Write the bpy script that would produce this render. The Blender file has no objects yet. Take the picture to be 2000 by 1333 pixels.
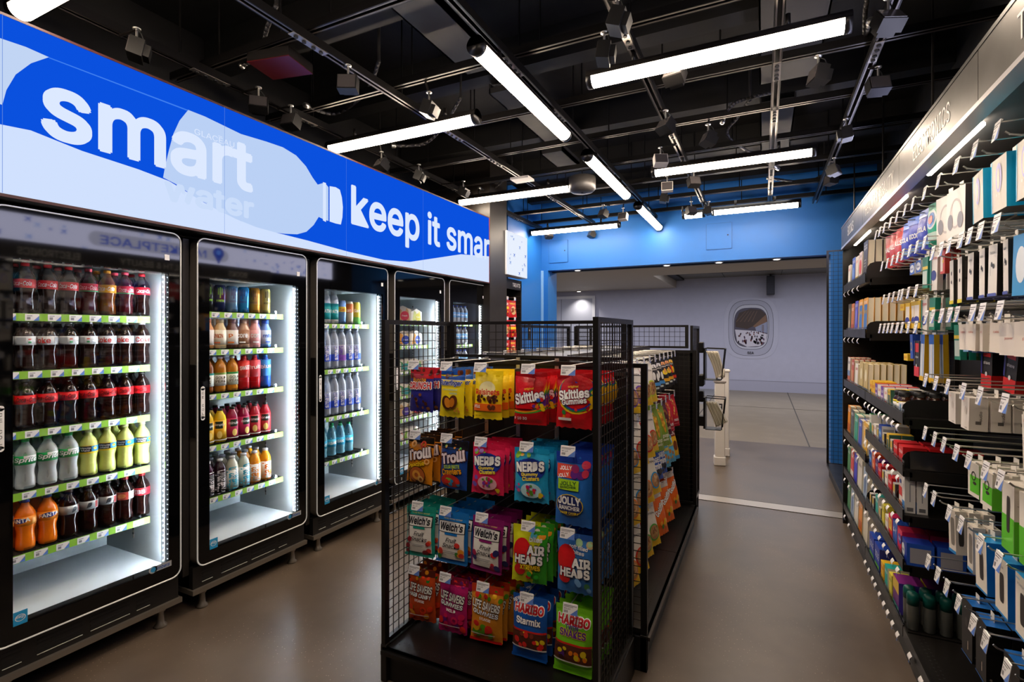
import bpy, math, random
from math import sin, cos, pi, radians as R
random.seed(7)
SC = bpy.context.scene
COL = SC.collection
# ---------------------------------------------------------------- camera, exposure
TH = math.atan(0.49)
cam = bpy.data.cameras.new('camera'); cam.lens = 18.0; cam.sensor_width = 36.0; cam.shift_y = -0.00825; cam.clip_start = 0.05
camo = bpy.data.objects.new('camera', cam); COL.objects.link(camo)
camo.location = (0, 0, 1.5); camo.rotation_euler = (pi/2, 0, TH); SC.camera = camo
SC.view_settings.view_transform = 'Standard'; SC.view_settings.look = 'None'
SC.view_settings.gamma = 1.0; SC.view_settings.use_curve_mapping = False
SC.view_settings.exposure = 0.35
SC.cycles.use_denoising = True
SC.cycles.max_bounces = 8; SC.cycles.transparent_max_bounces = 16
SC.cycles.sample_clamp_indirect = 4.0; SC.cycles.caustics_reflective = False; SC.cycles.caustics_refractive = False
TUBE_E = 34.0; LED_E = 0.80; COOLER_E = 150.0; CANOPY_E = 14.0
w = bpy.data.worlds.new('world'); SC.world = w; w.use_nodes = True
w.node_tree.nodes['Background'].inputs[0].default_value = (0.5, 0.55, 0.65, 1); w.node_tree.nodes['Background'].inputs[1].default_value = 0.02

def area(name, loc, size, sizey, power, col, rot=(0, 0, 0), spread=None):
    l = bpy.data.lights.new(name, 'AREA'); l.shape = 'RECTANGLE'; l.size = size; l.size_y = sizey; l.energy = power; l.color = col
    if spread: l.spread = spread
    o = bpy.data.objects.new(name, l); COL.objects.link(o); o.location = loc; o.rotation_euler = rot
    return o
# concourse ceiling luminaires beyond the shop front
area('concourse_light', (-5.0, 11.5, 2.70), 5.0, 0.5, 100, (0.86, 0.88, 1.0))
area('concourse_light', (1.5, 11.8, 2.90), 6.0, 0.5, 110, (0.86, 0.88, 1.0))
area('concourse_spot', (-1.6, 8.3, 2.70), 5.5, 0.12, 40, (1.0, 0.86, 0.62))
area('shop_front_light', (-1.2, 6.2, 2.98), 3.0, 0.15, 3, (1.0, 0.95, 0.88))

# ---------------------------------------------------------------- measuring from the photograph
S_, C_ = sin(TH), cos(TH)
def _d(u): a = (u-1000)/1000.0; return -S_+a*C_, C_+a*S_
def onX(u, v, X): dx, dy = _d(u); f = X/dx; return f*dy, 1.5+(650-v)/1000.0*f       # -> (y, z)
def onY(u, v, Y): dx, dy = _d(u); f = Y/dy; return f*dx, 1.5+(650-v)/1000.0*f       # -> (x, z)
def onZ(u, v, Z): dx, dy = _d(u); f = (Z-1.5)*1000.0/(650-v); return f*dx, f*dy     # -> (x, y)

# ---------------------------------------------------------------- materials
MATS = {}
def lin(c):
    if isinstance(c, str):
        c = c.lstrip('#'); c = [int(c[i:i+2], 16)/255 for i in (0, 2, 4)]
        c = [x/12.92 if x <= .04045 else ((x+.055)/1.055)**2.4 for x in c]
    return (c[0], c[1], c[2], 1)
def M(col, rough=.5, metal=0., emit=0., kind='p', spec=.5):
    key = (str(col), rough, metal, emit, kind, spec)
    if key in MATS: return MATS[key]
    m = bpy.data.materials.new('%s_%s' % (kind, str(col).strip('#'))); m.use_nodes = True
    nt = m.node_tree; b = nt.nodes['Principled BSDF']; c = lin(col)
    b.inputs['Base Color'].default_value = c; b.inputs['Roughness'].default_value = rough; b.inputs['Metallic'].default_value = metal
    b.inputs['Specular IOR Level'].default_value = spec
    if emit:
        b.inputs['Emission Color'].default_value = c; b.inputs['Emission Strength'].default_value = emit
    if kind == 'clear':      # thin clear plastic or glass: see-through with a fresnel reflection
        out = nt.nodes['Material Output']
        tr = nt.nodes.new('ShaderNodeBsdfTransparent'); tr.inputs[0].default_value = c
        gl = nt.nodes.new('ShaderNodeBsdfGlossy'); gl.inputs['Roughness'].default_value = rough
        lw = nt.nodes.new('ShaderNodeLayerWeight'); lw.inputs[0].default_value = .5
        pw = nt.nodes.new('ShaderNodeMath'); pw.operation = 'POWER'; pw.inputs[1].default_value = 4.5
        fr = nt.nodes.new('ShaderNodeMapRange'); fr.inputs[3].default_value = .045; fr.inputs[4].default_value = .9
        nt.links.new(lw.outputs['Facing'], pw.inputs[0]); nt.links.new(pw.outputs[0], fr.inputs[0])
        mx = nt.nodes.new('ShaderNodeMixShader')
        nt.links.new(fr.outputs[0], mx.inputs[0]); nt.links.new(tr.outputs[0], mx.inputs[1]); nt.links.new(gl.outputs[0], mx.inputs[2])
        nt.links.new(mx.outputs[0], out.inputs[0])
    if kind == 'pet':        # clear bottle wall with a liquid tint
        out = nt.nodes['Material Output']
        tr = nt.nodes.new('ShaderNodeBsdfTransparent'); tr.inputs[0].default_value = c
        lw = nt.nodes.new('ShaderNodeLayerWeight'); lw.inputs[0].default_value = .55
        mx = nt.nodes.new('ShaderNodeMixShader'); b.inputs['Roughness'].default_value = .12
        mr = nt.nodes.new('ShaderNodeMapRange'); mr.inputs[3].default_value = .25; mr.inputs[4].default_value = .95
        nt.links.new(lw.outputs['Facing'], mr.inputs[0]); nt.links.new(mr.outputs[0], mx.inputs[0])
        nt.links.new(tr.outputs[0], mx.inputs[1]); nt.links.new(b.outputs[0], mx.inputs[2]); nt.links.new(mx.outputs[0], out.inputs[0])
    if kind == 'foil':       # crinkled packaging film
        n = nt.nodes.new('ShaderNodeTexNoise'); n.inputs['Scale'].default_value = 38; n.inputs['Detail'].default_value = 2
        tc = nt.nodes.new('ShaderNodeTexCoord'); bp = nt.nodes.new('ShaderNodeBump'); bp.inputs['Strength'].default_value = .6; bp.inputs['Distance'].default_value = .004
        nt.links.new(tc.outputs['Object'], n.inputs['Vector']); nt.links.new(n.outputs[0], bp.inputs['Height']); nt.links.new(bp.outputs[0], b.inputs['Normal'])
    if kind == 'grain':      # powder coated or painted surface with a fine mottle
        n = nt.nodes.new('ShaderNodeTexNoise'); n.inputs['Scale'].default_value = 9; n.inputs['Detail'].default_value = 5
        tc = nt.nodes.new('ShaderNodeTexCoord'); mr = nt.nodes.new('ShaderNodeMapRange'); mr.inputs[3].default_value = rough-.07; mr.inputs[4].default_value = rough+.07
        nt.links.new(tc.outputs['Object'], n.inputs['Vector']); nt.links.new(n.outputs[0], mr.inputs[0]); nt.links.new(mr.outputs[0], b.inputs['Roughness'])
        hs = nt.nodes.new('ShaderNodeMixRGB'); hs.blend_type = 'MULTIPLY'; hs.inputs[0].default_value = .12; hs.inputs[1].default_value = c
        nt.links.new(n.outputs[0], hs.inputs[2]); nt.links.new(hs.outputs[0], b.inputs['Base Color'])
    MATS[key] = m
    return m
def concrete(name, c1, c2, rough, scale, speck, sc=None):
    m = bpy.data.materials.new(name); m.use_nodes = True; nt = m.node_tree; b = nt.nodes['Principled BSDF']
    tc = nt.nodes.new('ShaderNodeTexCoord')
    n = nt.nodes.new('ShaderNodeTexNoise'); n.inputs['Scale'].default_value = scale; n.noise_dimensions = '2D'; n.inputs['Detail'].default_value = 4; n.inputs['Roughness'].default_value = .55
    cr = nt.nodes.new('ShaderNodeValToRGB'); cr.color_ramp.elements[0].position = .2; cr.color_ramp.elements[1].position = .8
    cr.color_ramp.elements[0].color = lin(c1); cr.color_ramp.elements[1].color = lin(c2)
    v = nt.nodes.new('ShaderNodeTexVoronoi'); v.voronoi_dimensions = '2D'; v.inputs['Scale'].default_value = sc or 26
    lt = nt.nodes.new('ShaderNodeMath'); lt.operation = 'LESS_THAN'; lt.inputs[1].default_value = speck
    mu = nt.nodes.new('ShaderNodeMath'); mu.operation = 'MULTIPLY'
    n2 = nt.nodes.new('ShaderNodeTexNoise'); n2.noise_dimensions = '2D'; n2.inputs['Scale'].default_value = 3.1; g2 = nt.nodes.new('ShaderNodeMapRange'); g2.inputs[1].default_value = .45; g2.inputs[2].default_value = .7; g2.inputs[4].default_value = .8
    mx = nt.nodes.new('ShaderNodeMixRGB'); mx.inputs[2].default_value = lin('#b8a894')
    L = nt.links.new
    L(n2.outputs[0], g2.inputs[0]); L(g2.outputs[0], mu.inputs[1])
    for q in (n, v, n2): L(tc.outputs['Object'], q.inputs['Vector'])
    L(n.outputs[0], cr.inputs[0]); L(v.outputs['Distance'], lt.inputs[0]); L(lt.outputs[0], mu.inputs[0])
    L(mu.outputs[0], mx.inputs[0]); L(cr.outputs[0], mx.inputs[1]); L(mx.outputs[0], b.inputs['Base Color'])
    rr = nt.nodes.new('ShaderNodeMapRange'); rr.inputs[3].default_value = rough; rr.inputs[4].default_value = rough+.13
    L(n.outputs[0], rr.inputs[0]); L(rr.outputs[0], b.inputs['Roughness'])
    return m
BLK = M('#161414', .42, 0, 0, 'grain'); BLKM = M('#1d1a19', .35, .3, 0, 'grain'); BLKG = M('#050506', .04)
CHROME = M('#d8d5d0', .28, .9); WHT = M('#f4f4f4', .5); TAGW = M('#f3f1f4', .45); TAGB = M('#5f86d8', .5); INK = M('#55555c', .6); DK = M('#0c0c0e', .6)
CLEAR = M('#ffffff', .03, 0, 0, 'clear'); ACR = M('#e8eef2', .08, 0, 0, 'clear')

# ---------------------------------------------------------------- mesh builder
class MB:
    def __init__(s): s.v = []; s.f = []; s.m = []; s.sm = []; s.mats = []
    def mi(s, m):
        if m not in s.mats: s.mats.append(m)
        return s.mats.index(m)
    def add(s, vs, fs, m, smooth=False):
        o = len(s.v); k = s.mi(m); s.v.extend(vs)
        for f in fs: s.f.append([o+i for i in f]); s.m.append(k); s.sm.append(smooth)
    def box(s, x0, x1, y0, y1, z0, z1, m):
        if x0 > x1: x0, x1 = x1, x0
        if y0 > y1: y0, y1 = y1, y0
        if z0 > z1: z0, z1 = z1, z0
        s.add([(x, y, z) for z in (z0, z1) for y in (y0, y1) for x in (x0, x1)],
              [(0, 2, 3, 1), (4, 5, 7, 6), (0, 1, 5, 4), (2, 6, 7, 3), (0, 4, 6, 2), (1, 3, 7, 5)], m)
        return s
    def bbox(s, x0, x1, y0, y1, z0, z1, m, b=.004):     # box with bevelled vertical and horizontal edges
        if x0 > x1: x0, x1 = x1, x0
        if y0 > y1: y0, y1 = y1, y0
        if z0 > z1: z0, z1 = z1, z0
        b = min(b, (x1-x0)*.45, (y1-y0)*.45, (z1-z0)*.45)
        def ring(z, e): return [(x0+b, y0+e, z), (x1-b, y0+e, z), (x1-e, y0+b, z), (x1-e, y1-b, z), (x1-b, y1-e, z), (x0+b, y1-e, z), (x0+e, y1-b, z), (x0+e, y0+b, z)]
        V = ring(z0, b)+ring(z0+b, 0)+ring(z1-b, 0)+ring(z1, b)
        Fs = [tuple(range(7, -1, -1)), tuple(range(24, 32))]
        for k in range(3):
            for i in range(8): j = (i+1) % 8; Fs.append((k*8+i, k*8+j, k*8+8+j, k*8+8+i))
        s.add(V, Fs, m); return s
    def rod(s, a, b, r, m, n=6, r2=None, cap=True):
        r2 = r if r2 is None else r2
        ax = [b[i]-a[i] for i in range(3)]; L = math.sqrt(sum(t*t for t in ax)) or 1e-6; ax = [t/L for t in ax]
        up = (0, 0, 1) if abs(ax[2]) < .9 else (1, 0, 0)
        p = [ax[1]*up[2]-ax[2]*up[1], ax[2]*up[0]-ax[0]*up[2], ax[0]*up[1]-ax[1]*up[0]]; l = math.sqrt(sum(t*t for t in p)); p = [t/l for t in p]
        q = [ax[1]*p[2]-ax[2]*p[1], ax[2]*p[0]-ax[0]*p[2], ax[0]*p[1]-ax[1]*p[0]]
        V = []
        for c, rr in ((a, r), (b, r2)):
            for i in range(n):
                t = 2*pi*(i+.5)/n; V.append(tuple(c[k]+rr*(cos(t)*p[k]+sin(t)*q[k]) for k in range(3)))
        Fs = [(i, (i+1) % n, n+(i+1) % n, n+i) for i in range(n)]
        if cap: Fs += [tuple(range(n-1, -1, -1)), tuple(range(n, 2*n))]
        s.add(V, Fs, m, n > 6); return s
    def path(s, pts, r, m, n=6):
        for a, b in zip(pts, pts[1:]): s.rod(a, b, r, m, n)
        return s
    def lathe(s, prof, m, n=20, c=(0, 0, 0), smooth=True, wob=None):
        V = []
        for (r, z) in prof:
            for i in range(n):
                t = 2*pi*i/n; rr = r*(1+(wob(t, z) if wob else 0)); V.append((c[0]+rr*cos(t), c[1]+rr*sin(t), c[2]+z))
        Fs = []
        for k in range(len(prof)-1):
            for i in range(n): j = (i+1) % n; Fs.append((k*n+i, k*n+j, (k+1)*n+j, (k+1)*n+i))
        Fs += [tuple(range(n-1, -1, -1)), tuple(range((len(prof)-1)*n, len(prof)*n))]
        s.add(V, Fs, m, smooth); return s
    def prism(s, pts, fn, t0, t1, m):   # 2d outline pushed from depth t0 to t1; fn(a,b,t)->xyz
        n = len(pts); V = [fn(a, b, t0) for a, b in pts]+[fn(a, b, t1) for a, b in pts]
        s.add(V, [tuple(range(n)), tuple(range(2*n-1, n-1, -1))]+[(i, n+i, n+(i+1) % n, (i+1) % n) for i in range(n)], m); return s
    def build(s, name, parent=None, loc=None, fix=False):
        me = bpy.data.meshes.new(name); me.from_pydata(s.v, [], s.f)
        for m in s.mats: me.materials.append(m)
        me.polygons.foreach_set('material_index', s.m); me.polygons.foreach_set('use_smooth', s.sm); me.update()
        if fix:
            import bmesh
            b = bmesh.new(); b.from_mesh(me); bmesh.ops.recalc_face_normals(b, faces=b.faces); b.to_mesh(me); b.free()
        o = bpy.data.objects.new(name, me); COL.objects.link(o)
        if parent: o.parent = parent
        if loc: o.location = loc
        return o
def tag(o, label=None, cat=None, group=None, kind=None):
    if label: o['label'] = label
    if cat: o['category'] = cat
    if group: o['group'] = group
    if kind: o['kind'] = kind
    return o
def empty(name, loc=(0, 0, 0), rz=0, **k):
    o = bpy.data.objects.new(name, None); COL.objects.link(o); o.location = loc; o.rotation_euler = (0, 0, rz); o.empty_display_size = .05
    return tag(o, **k)
KIDS = {}
def copy_tree(o, loc=None, rot=None, parent=None, kids=None):
    c = o.copy(); COL.objects.link(c)
    if parent: c.parent = parent
    if loc is not None: c.location = loc
    if rot is not None: c.rotation_euler = rot
    for ch in (KIDS.get(o.name) or o.children): copy_tree(ch, parent=c)
    return c
class Proto:       # first use moves the original, later uses copy it with its parts
    def __init__(s, root): s.root = root; s.used = False; KIDS[root.name] = list(root.children)
    def place(s, loc, rot=(0, 0, 0), label=None, group=None, scale=None):
        if not s.used: o = s.root; s.used = True; o.location = loc; o.rotation_euler = rot
        else: o = copy_tree(s.root, loc, rot)
        if label: o['label'] = label
        if group: o['group'] = group
        if scale: o.scale = scale
        return o
def struct(mb, name, fix=False): return tag(mb.build(name, fix=fix), kind='structure')
ORD = 'first second third fourth fifth sixth seventh eighth ninth tenth eleventh twelfth thirteenth fourteenth fifteenth sixteenth seventeenth eighteenth nineteenth twentieth'.split()

# ---------------------------------------------------------------- lettering and printed art
FONT = None
try:
    import os
    FONT = bpy.data.fonts.load(os.path.join(bpy.utils.system_resource('DATAFILES'), 'fonts', 'Inter.woff2'))
except Exception: FONT = None
TXT = {}
def text2d(t, bold=0., shear=0., res=3, spc=1.0):
    key = (t, bold, shear, res, spc)
    if key in TXT: return TXT[key]
    cu = bpy.data.curves.new('txt', 'FONT'); cu.body = t; cu.size = 1; cu.offset = bold; cu.shear = shear; cu.resolution_u = res; cu.space_character = spc
    if FONT: cu.font = FONT
    ob = bpy.data.objects.new('txt', cu); COL.objects.link(ob)
    dg = bpy.context.evaluated_depsgraph_get(); me = ob.evaluated_get(dg).to_mesh()
    vs = [(v.co.x, v.co.y) for v in me.vertices]; fs = [tuple(p.vertices) for p in me.polygons]
    ob.evaluated_get(dg).to_mesh_clear(); bpy.data.objects.remove(ob); bpy.data.curves.remove(cu)
    TXT[key] = (vs, fs)
    return TXT[key]
class Art:
    def __init__(s, mb, fn, step=.0008): s.mb = mb; s.fn = fn; s.st = step; s.l = 1
    def _p(s, x, y, l): return s.fn(x, y, l*s.st)
    def up(s, n=1): s.l += n; return s
    def rect(s, x0, y0, x1, y1, m, nx=6, ny=6, dx=0):
        V = [s._p(x0+(x1-x0)*i/nx+dx*(j/ny), y0+(y1-y0)*j/ny, s.l) for j in range(ny+1) for i in range(nx+1)]
        s.mb.add(V, [(j*(nx+1)+i, j*(nx+1)+i+1, (j+1)*(nx+1)+i+1, (j+1)*(nx+1)+i) for j in range(ny) for i in range(nx)], m, True); return s
    def strip(s, pts, m, ny=4):       # pts: (x, ylow, yhigh)
        n = len(pts); V = [s._p(x, a+(b-a)*j/ny, s.l) for j in range(ny+1) for (x, a, b) in pts]
        s.mb.add(V, [(j*n+i, j*n+i+1, (j+1)*n+i+1, (j+1)*n+i) for j in range(ny) for i in range(n-1)], m, True); return s
    def ell(s, cx, cy, rx, ry, m, rot=0, n=18, power=2.):
        V = [s._p(cx, cy, s.l)]
        for k in (.5, 1.):
            for i in range(n):
                t = 2*pi*i/n; c, q = cos(t), sin(t)
                x = rx*k*math.copysign(abs(c)**(2/power), c); y = ry*k*math.copysign(abs(q)**(2/power), q)
                V.append(s._p(cx+x*cos(rot)-y*sin(rot), cy+x*sin(rot)+y*cos(rot), s.l))
        Fs = [(0, 1+i, 1+(i+1) % n) for i in range(n)]+[(1+i, 1+n+i, 1+n+(i+1) % n, 1+(i+1) % n) for i in range(n)]
        s.mb.add(V, Fs, m, True); return s
    def ring(s, cx, cy, r, t, m, n=18, rx=None):
        rx = rx or r; V = []
        for k in (1-t, 1.):
            for i in range(n): a = 2*pi*i/n; V.append(s._p(cx+rx*k*cos(a), cy+r*k*sin(a), s.l))
        s.mb.add(V, [(i, n+i, n+(i+1) % n, (i+1) % n) for i in range(n)], m, True); return s
    def poly(s, pts, m):
        s.mb.add([s._p(x, y, s.l) for x, y in pts], [tuple(range(len(pts)))], m); return s
    def text(s, t, cx, cy, w, h, m, bold=.015, rot=0, shear=0., out=None, outw=.045, arc=0., res=2, anchor='c', spc=1.0):
        """text fitted to width w and height h about (cx, cy)"""
        bold *= .6; layers = ([(out, bold+outw*.75)] if out else [])+[(m, bold)]
        v0, fs0 = text2d(t, 0., shear, res, spc)
        if not v0: return s
        xs = [p[0] for p in v0]; ys = [p[1] for p in v0]; x0, x1, y0, y1 = min(xs), max(xs), min(ys), max(ys)
        sx = w/(x1-x0); sy = h/(y1-y0) if h else sx
        for (mm, bo) in layers:
            nc = 1 if bo < .008 else (8 if res > 3 else 6 if bo > .05 else 4)
            for c in range(nc):
                ox, oy = (0, 0) if nc == 1 else (bo*1.15*cos(2*pi*(c+.5)/nc), bo*1.15*sin(2*pi*(c+.5)/nc)); V = []
                for (x, y) in v0:
                    X = (x+ox-(x0+x1)/2)*sx; Y = (y+oy-(y0+y1)/2)*sy+arc*(1-(2*X/w)**2)
                    V.append(s._p(cx+X*cos(rot)-Y*sin(rot), cy+X*sin(rot)+Y*cos(rot), s.l+c*.02))
                s.mb.add(V, fs0, mm)
            s.l += 1
        s.l -= 1
        return s
# ================================================================ the shell of the shop
fl = concrete('polished_concrete', '#4a3f36', '#6e6053', .27, 1.6, .05)
m_ = MB(); m_.box(-3.6, 3.2, -2.0, 7.75, -.1, 0, fl); struct(m_, 'floor')
ter = concrete('terrazzo', '#756a57', '#8b7d66', .3, 30, .2, 60)
m_ = MB(); m_.box(-12, 8, 7.75, 14.6, -.1, 0, ter)
GR = M('#7d7b78', .35, 0, 0, 'grain'); jt = M('#3b3630', .6)
m_.box(-12, -1.05, 11.4, 14.5, 0, .0015, GR)
for x in (-1.05, .55, -4.5): m_.box(x-.008, x+.008, 7.75, 14.5, .0005, .002, jt)
m_.box(-1.05, 8, 11.39, 11.41, .0005, .002, jt)
struct(m_, 'floor_concourse')
m_ = MB(); m_.box(-3.4, 3.2, 4.87, 5.03, 0, .003, M('#b9b0a5', .3, .5)); m_.box(-3.4, 3.2, 4.865, 4.87, 0, .004, jt); m_.box(-3.4, 3.2, 5.03, 5.035, 0, .004, jt)
tag(m_.build('trim_1'), kind='structure')
BLUE = M('#2374cc', .5, 0, 0, 'grain'); GW = M('#b9b9cc', .6, 0, 0, 'grain'); CE = M('#0d0c0c', .7, 0, 0, 'grain')
m_ = MB(); m_.box(-3.6, -3.42, -2, 5.8, 0, 3.6, CE); struct(m_, 'wall_left')
m_ = MB(); m_.box(-3.6, -2.9, 5.8, 7.25, 0, 3.4, BLUE); m_.box(-2.898, -2.888, 5.8, 6.9, 0, 1.12, M('#4b86bd', .5)); m_.box(-2.9, -2.885, 5.8, 6.9, 1.12, 1.16, M('#8b8178', .4)); struct(m_, 'wall_left_blue')
m_ = MB()
m_.box(-2.9, -2.80, 6.9, 7.25, 0, 2.4, BLUE); m_.box(-2.9, .70, 6.9, 7.25, 2.4, 3.4, BLUE); m_.box(.70, 3.2, 6.9, 7.25, 0, 3.4, BLUE)
m_.box(-2.9, -2.87, 6.88, 6.9, 0, 2.4, M('#8fbfe8', .3))
m_.box(-2.8, .7, 7.06, 7.12, 2.385, 2.402, DK)
struct(m_, 'wall_far')
for (a, b, c, d) in ((1073, 472, 1109, 512), (1380, 439, 1429, 485)):
    x0, z1 = onY(a, b, 6.9); x1, z0 = onY(c, d, 6.9); m_ = MB(); t = .006
    m_.box(x0, x1, 6.888, 6.9, z0, z1, BLUE)
    dkb = M('#1a5fa5', .5)
    for q in ((x0-t, x0, z0, z1), (x1, x1+t, z0, z1), (x0, x1, z0-t, z0), (x0, x1, z1, z1+t)): m_.box(q[0], q[1], 6.893, 6.9, q[2], q[3], dkb)
    m_.box(x1-.05, x1-.035, 6.883, 6.89, (z0+z1)/2, (z0+z1)/2+.015, DK)
    tag(m_.build('access_panel'), 'square blue access hatch over the shop entrance, %s' % ('close to the plane sign' if a < 1200 else 'above the middle of the opening'), 'hatch')
for i, (a, b) in enumerate(((1139, 531), (1313, 525), (1408, 518), (1516, 510))):
    x, y = onZ(a, b, 2.4); m_ = MB(); m_.lathe([(.05, -.012), (.05, 0)], M('#e8e8e8', .4), 16); m_.lathe([(.036, -.014), (.036, -.012)], M('#fff2dd', .5, 0, 4.0), 16)
    tag(m_.build('recessed_downlight', loc=(x, 7.0, 2.4)), '%s small round downlight from the plane sign in the blue entrance lintel' % ORD[i], 'downlight', 'downlights in the entrance lintel')
# concourse
m_ = MB(); m_.box(-12, 8, 14.5, 14.7, 0, 3.2, GW); m_.box(-12, 8, 14.485, 14.5, 0, .26, M('#aaaabd', .5)); m_.box(-12, 8, 14.484, 14.5, .26, .275, M('#8a8a98', .5)); struct(m_, 'wall_concourse')
WC = M('#b3a99c', .7, 0, 0, 'grain')
m_ = MB(); m_.box(-12, 8, 7.25, 11.2, 2.72, 3.2, WC); m_.box(-12, -2.12, 11.2, 14.5, 2.72, 3.2, WC); m_.box(-2.12, 8, 11.2, 14.5, 2.95, 3.2, M('#6d6a62', .5, 0, 0, 'grain'))
for y in (12.2, 13.3): m_.box(-2.12, 8, y, y+.012, 2.945, 2.95, DK)
for x in (-.9, .4, 1.7, 3.0): m_.box(x, x+.012, 11.2, 14.5, 2.945, 2.95, DK)
m_.box(-2.1, -1.9, 11.6, 14.4, 2.90, 2.95, DK)
struct(m_, 'ceiling_concourse')
m_ = MB(); m_.box(-12, -11.8, 7, 14.5, 0, 3.2, GW); m_.box(7.9, 8, 7, 14.5, 0, 3.2, GW); m_.box(-12, -3.6, 7.1, 7.25, 0, 3.2, GW); m_.box(3.2, 8, 7.1, 7.25, 0, 3.2, GW); struct(m_, 'wall_concourse_ends')
x0, z1 = onY(1040, 587, 14.5); x1, _ = onY(1158, 587, 14.5); WF = M('#d5d5de', .45)
m_ = MB(); m_.box(x0, x1, 14.46, 14.5, 0, z1, M('#aeb0c0', .5)); m_.box(x0-.08, x0, 14.44, 14.5, 0, z1+.08, WF); m_.box(x1, x1+.08, 14.44, 14.5, 0, z1+.08, WF); m_.box(x0, x1, 14.44, 14.5, z1, z1+.08, WF)
m_.box((x0+x1)/2-.01, (x0+x1)/2+.01, 14.455, 14.5, 0, z1, M('#80818e', .5)); tag(m_.build('door_1'), kind='structure')
x, z = onY(1135, 566, 14.4); sp = bpy.data.lights.new('wall_wash', 'SPOT'); sp.energy = 55; sp.spot_size = R(110); sp.spot_blend = .9; sp.color = (1, .93, .8)
so = bpy.data.objects.new('wall_wash', sp); COL.objects.link(so); so.location = (x, 14.2, 2.68)
m_ = MB(); m_.lathe([(.07, -.03), (.07, 0)], M('#efe8dd', .5), 16); m_.lathe([(.05, -.034), (.05, -.03)], M('#fff0d0', .5, 0, 6), 16); tag(m_.build('ceiling_downlight', loc=(x, 14.2, 2.72)), 'round downlight washing the grey concourse wall above the door', 'downlight')
xs = onY(1505, 570, 14.3)[0]; m_ = MB(); m_.bbox(xs-.09, xs+.09, 14.1, 14.4, onY(1505, 576, 14.2)[1], 2.9, M('#2b2c34', .5), .01); m_.box(xs-.07, xs+.07, 14.09, 14.1, 2.45, 2.8, M('#3b3c46', .8))
m_.rod((xs, 14.25, 2.88), (xs, 14.25, 2.96), .02, BLKM); tag(m_.build('wall_speaker'), 'tall dark column loudspeaker hung at the concourse ceiling above the porthole', 'speaker')
# porthole graphic
cx, cz = onY(1466, 641, 14.5); wy = 14.495
def wallfn(x, y, l): return (cx+x, wy-l, cz+y)
m_ = MB(); A = Art(m_, wallfn, .002); sk = dict(n=40, power=3.2)
k = 13.15/1000
A.ell(0, -.5*k, 52*k*.93, 60*k, M('#bcbccd', .5), **sk).up().ell(0, -.5*k, 51*k*.93, 59*k, M('#b6b6c8', .5), **sk)
A.up().ell(0, 0, 40*k, 54.5*k, M('#3a3a44', .5), **sk).up().ell(0, 0, 39.4*k, 53.9*k, M('#a9a9bb', .5), **sk)
A.up().ell(0, 2*k, 32*k, 44*k, M('#3a3a44', .5), **sk).up().ell(0, 2*k, 31.2*k, 43.2*k, M('#c4c4d0', .5), **sk)
A.up().ell(0, 1*k, 30*k, 38.5*k, M('#4b4658', .5), **sk)
# the view in the porthole: a terminal hall with a dark trussed roof and people on a pale floor
A.up(); ph = [(-27, 14), (-20, 30), (0, 37.5), (18, 35), (27, 26), (4, 3), (-6, -2), (-27, 2)]
A.poly([(a*k, b*k) for a, b in ph], M('#3c2a24', .5)).up()
A.poly([(a*k, b*k) for a, b in ((27, 26), (29, 12), (8, 1), (4, 3))], M('#7b5a44', .5)).poly([(a*k, b*k) for a, b in ((29, 12), (29, -10), (10, -6), (8, 1))], M('#8e93ad', .5))
A.poly([(a*k, b*k) for a, b in ((-28, -3), (10, -6), (29, -12), (27, -26), (16, -35), (-6, -37), (-24, -27))], M('#c9c4cf', .5)).up()
for i in range(7): A.poly([(( -26+i*7)*k, 12*k), ((-24.6+i*7)*k, 12*k), ((-8+i*5)*k, 33*k), ((-9+i*5)*k, 33*k)] if i < 5 else [((10+i*2)*k, -6*k), ((11+i*2)*k, -6*k), ((11+i*2)*k, 6*k), ((10+i*2)*k, 6*k)], M('#6b5040', .5))
rr = random.Random(3)
for i in range(60):
    a = rr.uniform(-22, 24); b = rr.uniform(-30, -7); h = 2+(-b)/9; A.ell(a*k, b*k, .6*k*h/2, h*k*.55, M(rr.choice(['#26222c', '#3a2f3c', '#55405a', '#6b3330'])), n=8)
A.up().text('SEA', -.0, -48.5*k, 11*k, 4.6*k, M('#2c2c36'), bold=.03)
tag(m_.build('porthole_mural'), 'aeroplane porthole wall graphic showing a busy terminal hall', 'mural')

m_ = MB(); m_.box(1.14, 1.3, -2, 6.9, 0, 3.6, CE); struct(m_, 'wall_right')
m_ = MB(); m_.box(-3.6, 3.2, -2.1, -2, 0, 3.6, M('#1b1a1a', .6)); struct(m_, 'wall_near')
m_ = MB(); m_.box(-3.6, 3.2, -2, 6.9, 3.5, 3.6, CE)
for y in (0.6, 2.2, 3.1, 4.3, 5.4, 6.4): m_.box(-3.4, 3.0, y, y+.14, 3.28, 3.5, M('#121111', .6, 0, 0, 'grain'))
struct(m_, 'ceiling')
PL = M('#2b292a', .55, 0, 0, 'grain')
for i, (x0, x1, y0, y1) in enumerate(((-1.75, -1.5, 1.9, 2.9), (-1.75, -1.5, 3.2, 4.3), (-1.9, -1.68, 4.5, 5.0), (-.02, .32, 2.3, 3.9), (-.02, .22, 4.3, 5.6))):
    m_ = MB(); m_.box(x0, x1, y0, y1, 3.2, 3.24, PL); m_.box(x0, x0+.01, y0, y1, 3.2, 3.27, PL); m_.box(x1-.01, x1, y0, y1, 3.2, 3.27, PL)
    for yy in (y0+.1, y1-.1): m_.rod(((x0+x1)/2, yy, 3.24), ((x0+x1)/2, yy, 3.5), .006, BLKM)
    tag(m_.build('duct_panel'), '%s flat grey duct panel from the entrance, %s line' % (ORD[(2-i) if i < 3 else 4-i], 'screen-side' if i < 3 else 'shelf-side'), 'duct', 'grey duct panels in the ceiling')
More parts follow.
